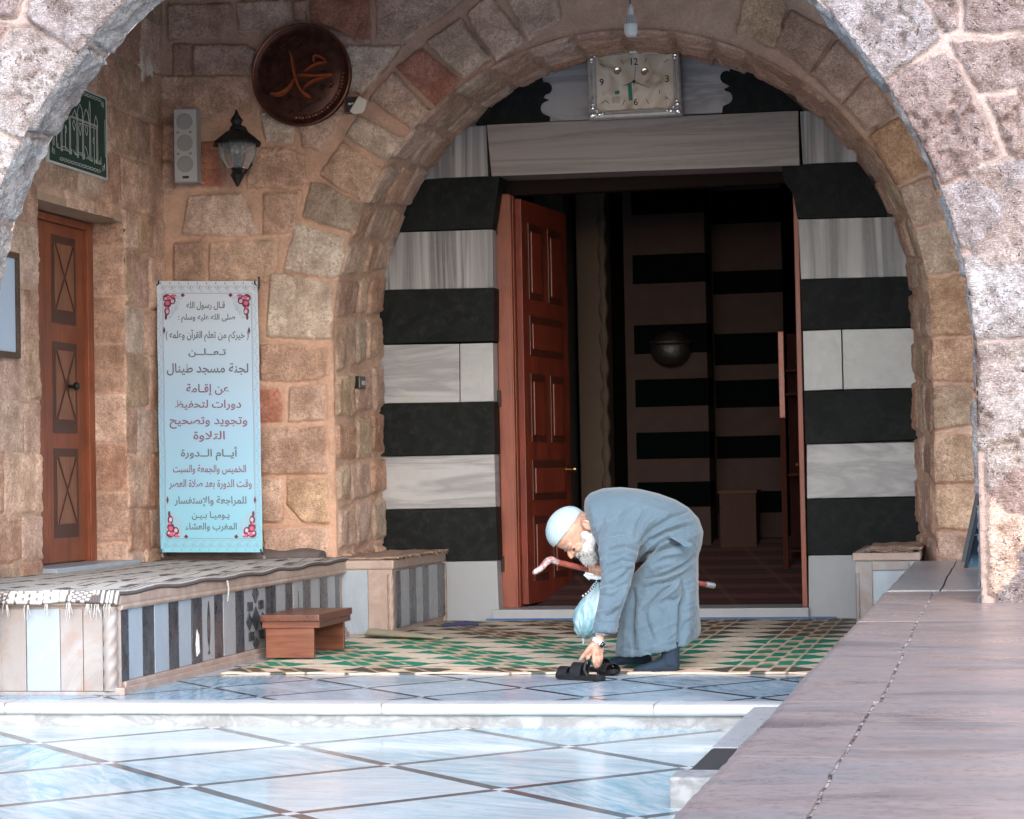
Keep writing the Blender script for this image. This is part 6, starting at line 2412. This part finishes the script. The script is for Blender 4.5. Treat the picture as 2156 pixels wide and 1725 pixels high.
for kx, ky, kd in ((652, 1408, -.006), (688, 1424, -.014), (720, 1420, -.010), (746, 1402, .002)):
    mbh.tube([hp_(736, 1262, .012), hp_((736 + kx) / 2 + 2, 1335, -.002 + kd * .5), hp_(kx, ky, kd)], [.021, .0185, .0125], 10)
for pts_, rr in ((((652, 1408, -.006), (640, 1460, -.014), (628, 1500, -.002), (622, 1516, .012)), (.0115, .0105, .009, .0065)),
                 (((688, 1424, -.014), (690, 1478, -.024), (698, 1512, -.010), (703, 1524, .010)), (.0118, .0108, .0092, .0068)),
                 (((720, 1420, -.010), (730, 1474, -.016), (722, 1510, -.002), (716, 1524, .014)), (.0112, .0102, .0088, .0066)),
                 (((746, 1402, .002), (750, 1452, -.002), (740, 1488, .008), (731, 1506, .020)), (.0098, .0088, .0076, .006)),
                 (((715, 1310, .004), (665, 1360, -.012), (624, 1408, -.018), (594, 1446, -.010), (574, 1470, -.002)), (.016, .0165, .0135, .0115, .0075))):
    mbh.tube([hp_(*p) for p in pts_], rr, 10)
# far hand gripping the stick
Yf = 12.44


def fp(x, y, d=0.0):
    return pz(x, y, Yf + d)


mbh.tube([pz(900, 420, 12.52), pz(830, 620, 12.52), fp(775, 690, .03)], [.05, .042, .03], 14)
mbh.ell(fp(712, 706, .018), (.036, .020, .024), seg=18, rings=12)
Yf = 12.40
for i, x in enumerate((658, 688, 718, 748)):
    o_ = 6 * i
    mbh.tube([fp(x + 14, 690 + o_ * .6, .0), fp(x + 2, 705 + o_, -.032), fp(x, 748 + o_ * .6, -.040), fp(x + 3, 784 + o_ * .5, -.020), fp(x + 5, 786 + o_ * .5, .008)], [.0105, .0102, .0098, .009, .007], 10)
mbh.tube([fp(745, 695, -.012), fp(706, 684, -.022), fp(664, 700, -.026), fp(655, 730, -.020)], [.016, .0145, .012, .009], 10)
V, F, N = remeshed(mbh, .0044, 2)
nz = .0011 * fbm(V[:, 0] * 60, V[:, 2] * 60, 1.0, 3, 2)
V = V + N * nz[:, None]
body = mesh_obj('body', V, F, M_skin, man, True)
# socks
mb = MB()
foot(mb, 0, 0, Yn, .008)
V, F, N = remeshed(mb, .005, 2)
mesh_obj('sock', V, F, M_sock, man, True)
mb = MB()
foot(mb, -218, -56, Yq, .008)
V, F, N = remeshed(mb, .005, 2)
mesh_obj('sock', V, F, M_sock, man, True)
# eyes, eyebrows
for s_ in (1, -1):
    mb = MB()
    hell((.1035, .033 * s_, -.0085), (.0075, .0155, .0038), (s_ * .35, 'Z'), 14, 10, mb)
    mb.build('eye', plain('dark_eye', (.03, .018, .014), .2, var=.05), man, True)
    mb = MB()
    for q in range(26):
        t_ = q / 25
        b0 = Vector((.1195 - .018 * t_ ** 2, (.012 + .040 * t_) * s_, .012 + .007 * math.sin(t_ * 2.6)))
        dv = Vector((.004, .006 * s_, random.uniform(.002, .006)))
        mb.tube([HM @ b0, HM @ (b0 + dv)], [.0034, .0012], 4)
    mb.build('eyebrow', plain('grey_brow', (.22, .18, .16), .8), man)
# beard
mbb = MB()
for s_ in (1, -1):
    hell((.030, .066 * s_, -.026), (.022, .016, .030), None, 18, 12, mbb)
    hell((.030, .064 * s_, -.052), (.034, .022, .030), None, 18, 12, mbb)
    hell((.066, .052 * s_, -.058), (.036, .026, .030), None, 18, 12, mbb)
    mbb.tube([H(.106, .006 * s_, -.028), H(.105, .022 * s_, -.034), H(.092, .038 * s_, -.042)], [.008 * HS, .0085 * HS, .009 * HS], 10)
hell((.088, 0, -.084), (.038, .045, .034), None, 20, 14, mbb)
hell((.055, 0, -.088), (.045, .05, .032), None, 20, 14, mbb)
hell((.100, 0, -.062), (.017, .028, .012), None, 16, 10, mbb)
V, F, N = remeshed(mbb, .005, 2)
nz = .0035 * fbm(V[:, 0] * 55 + V[:, 1] * 30, V[:, 2] * 55, 1.0, 7, 3)
V = V + N * nz[:, None]
k = NT('white_beard_hair')
n1_ = k.noise(1.0, 4, .6, k.mapg((220, 220, 90)))
M_beard = k.out(k.mix(n1_, (.34, .33, .32), (.66, .65, .64)), .7, 0, k.bump(n1_, .6, .006), .3)
M = MB()
M.add(V, F)
VN, NN = V, N
idx = RNG.choice(len(VN), 1500)
down = (HM.to_3x3() @ Vector((.25, 0, -1))).normalized()
down = (down * .6 + Vector((0, 0, -.5))).normalized()
for i in idx:
    p, n_ = Vector(VN[i]), Vector(NN[i])
    L = random.uniform(.008, .02)
    d = (n_ * .55 + down * .8 + Vector((random.uniform(-.3, .3), random.uniform(-.3, .3), random.uniform(-.3, .3)))).normalized()
    M.tube([p - n_ * .002, p + d * L * .6, p + d * L + down * L * .2], [.0013, .001, .0003], 3)
M.build('beard', M_beard, man, True)
mb = MB()
for i in range(220):
    s_ = 1 if i % 2 else -1
    a = random.uniform(-.055, .01)
    p = HM @ Vector((a, (.0785 - abs(a) * .12) * s_, random.uniform(-.01, .055) - a * .2))
    d = (HM.to_3x3() @ Vector((random.uniform(-.3, .2), .35 * s_, -1))).normalized()
    mb.tube([p, p + d * .011], [.0012, .0004], 3)
mb.build('short_hair', plain('grey_hair', (.38, .34, .32), .8), man)
# crocheted cap
k = NT('crocheted_cotton')
c_ = k.mix(k.noise(6, 3), (.29, .39, .44), (.42, .50, .53))
M_cap = k.out(c_, .85, 0, k.bump(k.noise(160, 3), .5, .004), .2)
cc = Vector((.034, 0, .070))
rx, ry, rz = .103, .083, .084
up_c = Vector((-.10, 0, 1)).normalized()                 # cap axis in head space
Xc = Vector((1, 0, .10)).normalized()
nl, na_ = 64, 128
vs, fs = [], []
for j in range(nl + 1):
    ph = math.radians(2 + 94 * j / nl)
    for i in range(na_):
        a = 2 * math.pi * i / na_
        row = math.cos(j * 2 * math.pi / 4)
        bead = math.cos(a * 44 + j * .9)
        rr = 1 + .010 * row + .010 * bead * (.5 + .5 * row) * min(1, j / 12)
        pl = cc + Xc * (rx * math.sin(ph) * math.cos(a) * rr) + Vector((0, 1, 0)) * (ry * math.sin(ph) * math.sin(a) * rr) + up_c * (rz * math.cos(ph) * rr)
        vs.append(HM @ pl)
for j in range(nl):
    for i in range(na_):
        fs.append([j * na_ + i, (j + 1) * na_ + i, (j + 1) * na_ + (i + 1) % na_, j * na_ + (i + 1) % na_])
fs.append(list(range(na_)))
n0 = len(vs)
for i in range(na_):                                      # turned-in rim
    p = vs[nl * na_ + i]
    q = HM @ (cc + up_c * -.012)
    vs.append(p + (q - p) * .06)
for i in range(na_):
    fs.append([nl * na_ + i, n0 + i, n0 + (i + 1) % na_, nl * na_ + (i + 1) % na_])
mesh_obj('skullcap', vs, fs, M_cap, man, True)
# wristwatch
wa = (hp_(735, 1268, .008) - hp_(700, 1352, 0)).normalized()
wc = hp_(720, 1312, .006)
mb = MB()
rg = []
e1 = (hp_(790, 1340, 0) - hp_(660, 1290, 0)).normalized()
e1 = (e1 - wa * e1.dot(wa)).normalized()
e2 = wa.cross(e1)
for q in range(41):
    a = 2 * math.pi * q / 40
    rg.append((wc + e1 * (.0415 * math.cos(a)) + e2 * (.030 * math.sin(a)), a))
vs, fs = [], []
for p, a in rg[:-1]:
    o2 = (e1 * math.cos(a) + e2 * math.sin(a))
    for (ww, tt) in ((-.010, .0), (-.010, .004), (.010, .004), (.010, .0)):
        vs.append(p + wa * ww + o2 * tt)
for q in range(40):
    for c_i in range(4):
        fs.append([q * 4 + c_i, q * 4 + (c_i + 1) % 4, ((q + 1) % 40) * 4 + (c_i + 1) % 4, ((q + 1) % 40) * 4 + c_i])
mb.add(vs, fs)
wt = mb.build('wristwatch', plain('watch_silver', (.7, .68, .64), .22, .9, var=.3, scale=220), man)
dd_ = (CB_ * .75 + e1 * .65).normalized()
dcn = hp_(748, 1340, -.026)
mb = MB(); mb.lathe([(.018, -.004), (.019, .0), (.019, .005), (.0165, .007), (.0165, .0055)], dcn, dd_, 24); mb.build('watch_case', plain('watch_silver_case', (.72, .7, .68), .2, .95), wt, True)
mb = MB(); mb.lathe([(.0165, .0), (.0165, .006), (0, .0062)], dcn, dd_, 24); mb.build('watch_dial', plain('black_dial', (.012, .012, .014), .12), wt)
mb = MB()
uu = dd_.orthogonal().normalized()
vv = dd_.cross(uu)
for aa, L in ((.6, .011), (2.4, .014)):
    d = uu * math.cos(aa) + vv * math.sin(aa)
    mb.tube([dcn + dd_ * .0066, dcn + dd_ * .0066 + d * L], [.0010, .0006], 4)
mb.build('watch_hand', plain('white_hand', (.8, .8, .8), .4), wt)

# ================================================================ THINGS HE HOLDS AND LIFTS
k = NT('taped_red_stick')
n1_ = k.noise(30, 4)
c_ = k.mix(k.ramp(n1_, [(.35, 0.0), (.7, 1.0)]), (.20, .04, .033), (.34, .10, .08))
M_stick = k.out(c_, .4, 0, k.bump(n1_, .3, .003))
k = NT('crinkled_tape')
n1_ = k.noise(26, 4, .6, dist=1.0)
c_ = k.ramp(n1_, [(.3, (.24, .10, .12)), (.5, (.45, .27, .27)), (.62, (.62, .56, .58)), (.75, (.33, .2, .22))])
M_tape = k.out(c_, .35, .25, k.bump(n1_, .6, .005))
stk = thing('walking_stick', 'reddish walking stick with a taped crook held under the arm', 'walking stick', tuple(pz(705, 760, 12.44)))


def cs(x, y):
    return pz(x, y, 12.44 + (x - 705) * .00061)


mb = MB()
mb.tube([cs(x, y) for x, y in ((400, 692), (470, 708), (560, 730), (690, 758), (900, 790), (1100, 812), (1510, 856), (1572, 866))], [.0155, .0165, .0165, .0155, .015, .015, .0148, .0148], 14)
mb.build('shaft', M_stick, stk, True)
mb = MB()
mb.tube([cs(x, y) for x, y in ((212, 776), (228, 768), (272, 738), (305, 700), (330, 678), (350, 671), (380, 682), (402, 692))], [.010, .0155, .0165, .018, .0195, .019, .0172, .0163], 14)
mb.build('crook', M_tape, stk, True)
mb = MB()
mb.tube([cs(x, y) for x, y in ((1570, 865), (1590, 868), (1634, 878), (1640, 880))], [.016, .017, .0165, .012], 14)
mb.build('ferrule', plain('dull_tin', (.42, .44, .45), .4, .7, bump=.6, dist=.004), stk, True)

k = NT('thin_plastic_bag')
n1_ = k.noise(9, 5, .6, k.mapg((2.2, 1, .5)))
c_ = k.ramp(n1_, [(.3, (.13, .33, .42)), (.5, (.30, .50, .57)), (.7, (.62, .72, .75))])
k.b.inputs['Transmission Weight'].default_value = .12
M_bag = k.out(c_, .28, 0, k.bump(k.noise(30, 4, .6, k.mapg((2.2, 1, .5))), .8, .012), .6)
bag = thing('plastic_bag', 'pale blue plastic bag hanging full from his gripping hand', 'bag', tuple(pz(640, 1100, 12.42)))
mb = MB()
prof = [((700, 845), (745, 850), .02), ((678, 880), (755, 885), .03), ((625, 940), (790, 945), .05), ((580, 1000), (800, 1010), .07), ((545, 1050), (810, 1060), .085), ((528, 1110), (810, 1120), .09), ((528, 1170), (800, 1180), .09),
        ((540, 1225), (770, 1230), .08), ((566, 1262), (720, 1265), .06), ((592, 1288), (660, 1290), .03), ((603, 1298), (622, 1299), .01)]
rings = []
for i, (B, Fp, b) in enumerate(prof):
    r = ring2(B, Fp, 12.40, b, 40)
    c = sum((Vector(q) for q in r), Vector()) / len(r)
    rings.append([c + (Vector(q) - c) * (1 + .045 * math.sin(j * 40 * .157 * 1.7 + i * .9) * (1 if i in (0, 1, 2, 7, 8, 9) else .35)) for j, q in enumerate(r)])
mb.loft(rings)
V, F, N = remeshed(mb, .006, 2)
u_, v_ = project(V)
sx_, sy_ = (u_ - 1066.8) * 3.7467, (v_ - 999.4) * 3.7467
wr = np.sin(np.arctan2(sx_ - 610, 1320 - sy_) * 26) * .0035 * np.clip((sy_ - 1080) / 150, 0, 1) + np.sin(np.arctan2(sx_ - 720, sy_ - 800) * 22) * .0035 * np.clip((1080 - sy_) / 200, 0, 1)
V = V + N * (wr + .003 * fbm(sx_ / 40, sy_ / 40, 1.0, 5, 2))[:, None]
mesh_obj('sack', V, F, M_bag, bag, True)
mb = MB()
mb.tube([pz(604, 1296, 12.38), pz(606, 1318, 12.375), pz(602, 1340, 12.38)], [.007, .004, .006], 8)
mb.build('knot_tail', M_bag, bag, True)
M_hnd = plain('white_handle_plastic', (.62, .70, .74), .4, bump=.6, dist=.004)
mb = MB()
mb.tube([pz(752, 805, 12.40), pz(700, 808, 12.385), pz(660, 796, 12.39), pz(620, 776, 12.40), pz(618, 790, 12.385), pz(645, 815, 12.38), pz(655, 828, 12.385)], [.009, .011, .012, .010, .009, .008, .006], 10)
mb.tube([pz(690, 795, 12.37), pz(640, 782, 12.375), pz(650, 812, 12.365), pz(700, 818, 12.37), pz(755, 818, 12.38)], [.006, .010, .010, .009, .008], 10)
mb.build('handle', M_hnd, bag, True)
mb = MB()
for i, t_ in enumerate(np.linspace(0, 1, 26)):
    x = 712 - 22 * t_ - 95 * t_ ** 2
    y = 830 + 132 * t_
    mb.ell(pz(x, y, 12.31), (.0065, .0065, .0065), seg=8, rings=6, mi=1 if i % 3 else 0)
mb.build('beaded_cord', [plain('white_bead', (.7, .7, .7), .4), plain('black_bead', (.03, .02, .025), .4)], bag, True)

# sandals
M_sole = plain('black_sole_rubber', (.010, .010, .012), .7, bump=.4, scale=60, spec=.2)
M_strap = plain('dark_leather', (.011, .0105, .013), .5, bump=.5, scale=45, dist=.004, spec=.3)


def sandal(label, toe, heel, wid, lift):
    t0, t1 = Vector((toe[0], toe[1], 0)), Vector((heel[0], heel[1], 0))
    ax = (t1 - t0)
    L = ax.length
    ax = ax.normalized()
    sd_ = Vector((-ax.y, ax.x, 0))
    s = thing('sandal', label, 'sandal', tuple(t0 + Vector((0, 0, .004))), 'pair of sandals')

    def P(a, b, z):
        return t0 + ax * (a * L) + sd_ * b + Vector((0, 0, z + .004))
    out = [(.0, .0), (.02, .5), (.08, .82), (.2, 1.0), (.35, .98), (.55, .82), (.75, .8), (.9, .76), (.97, .55), (1.0, 0.0)]
    th_ = np.linspace(0, math.pi, 26)
    aa_ = [(1 - math.cos(q)) / 2 for q in th_]
    out = [(a, float(np.interp(a, [o[0] for o in out], [o[1] for o in out]))) for a in aa_]
    prof = [P(a, wid * b, 0) for a, b in out] + [P(a, -wid * b, 0) for a, b in reversed(out[1:-1])]
    mb = MB()
    z0 = .008 if True else 0
    bot = [p + Vector((0, 0, .0 + (.012 * max(0, .12 - (p - t0).dot(ax) / L) / .12))) for p in prof]
    mid = [p + Vector((0, 0, .014)) for p in bot]
    top = [(p + (t0 + ax * (L * .5) - p) * .03) + Vector((0, 0, .023)) for p in bot]
    mb.loft([bot, mid, top])
    mb.build('sole', M_sole, s)

    def band(a0, a1, h, w_, gap=0.0):
        vs, fs = [], []
        n = 18
        for i in range(n + 1):
            a = math.pi * i / n
            for (q, th) in ((a0, 0), (a1, 0), (a1, .004), (a0, .004)):
                hh = h * (1 - .12 * (q - a0))
                vs.append(P(q + gap * math.sin(a), (w_ + th) * math.cos(a), .018 + (hh + th) * math.sin(a) ** .8))
        for i in range(n):
            for c in range(4):
                fs.append([i * 4 + c, i * 4 + (c + 1) % 4, (i + 1) * 4 + (c + 1) % 4, (i + 1) * 4 + c])
        fs.append([0, 1, 2, 3]); fs.append([n * 4 + c for c in (3, 2, 1, 0)])
        return vs, fs
    mb = MB(); mb.add(*band(.10, .30, .042 + lift * .2, wid * .93)); mb.build('front_strap', M_strap, s)
    mb = MB(); mb.add(*band(.36, .58, .062 + lift * .5, wid * .86, .02)); mb.build('instep_strap', M_strap, s)
    mb = MB()
    pts_ = [P(.56, wid * .8, .02), P(.60, wid * .78, .06 + lift), P(.66, wid * .4, .085 + lift), P(.70, 0, .09 + lift), P(.66, -wid * .4, .085 + lift), P(.66, -wid * .78, .055), P(.72, -wid * .75, .02)]
    mb.tube(pts_, [.006, .008, .008, .008, .008, .008, .006], 8)
    mb.build('heel_strap', M_strap, s, True)
    mb = MB()
    for b in (1, -1):
        mb.tube([P(.14, wid * .93 * b, .022), P(.34, wid * .9 * b, .030), P(.56, wid * .8 * b, .022)], .006, 6)
    mb.build('side_strap', M_strap, s, True)
    return s


tq = onZ(1066.8 + 395 / 3.7467, 999.4 + 1612 / 3.7467, 0)
hq = onZ(1066.8 + 772 / 3.7467, 999.4 + 1630 / 3.7467, 0)
sandal('black leather sandal in front, its strap pinched by his fingers', (tq[0], tq[1]), (hq[0], hq[1]), .045, .012)
tq = onZ(1066.8 + 858 / 3.7467, 999.4 + 1592 / 3.7467, 0)
hq = onZ(1066.8 + 640 / 3.7467, 999.4 + 1558 / 3.7467, 0)
sandal('black leather sandal behind the other one, turned the other way', (tq[0], tq[1]), (hq[0], hq[1] + .05), .045, .0)
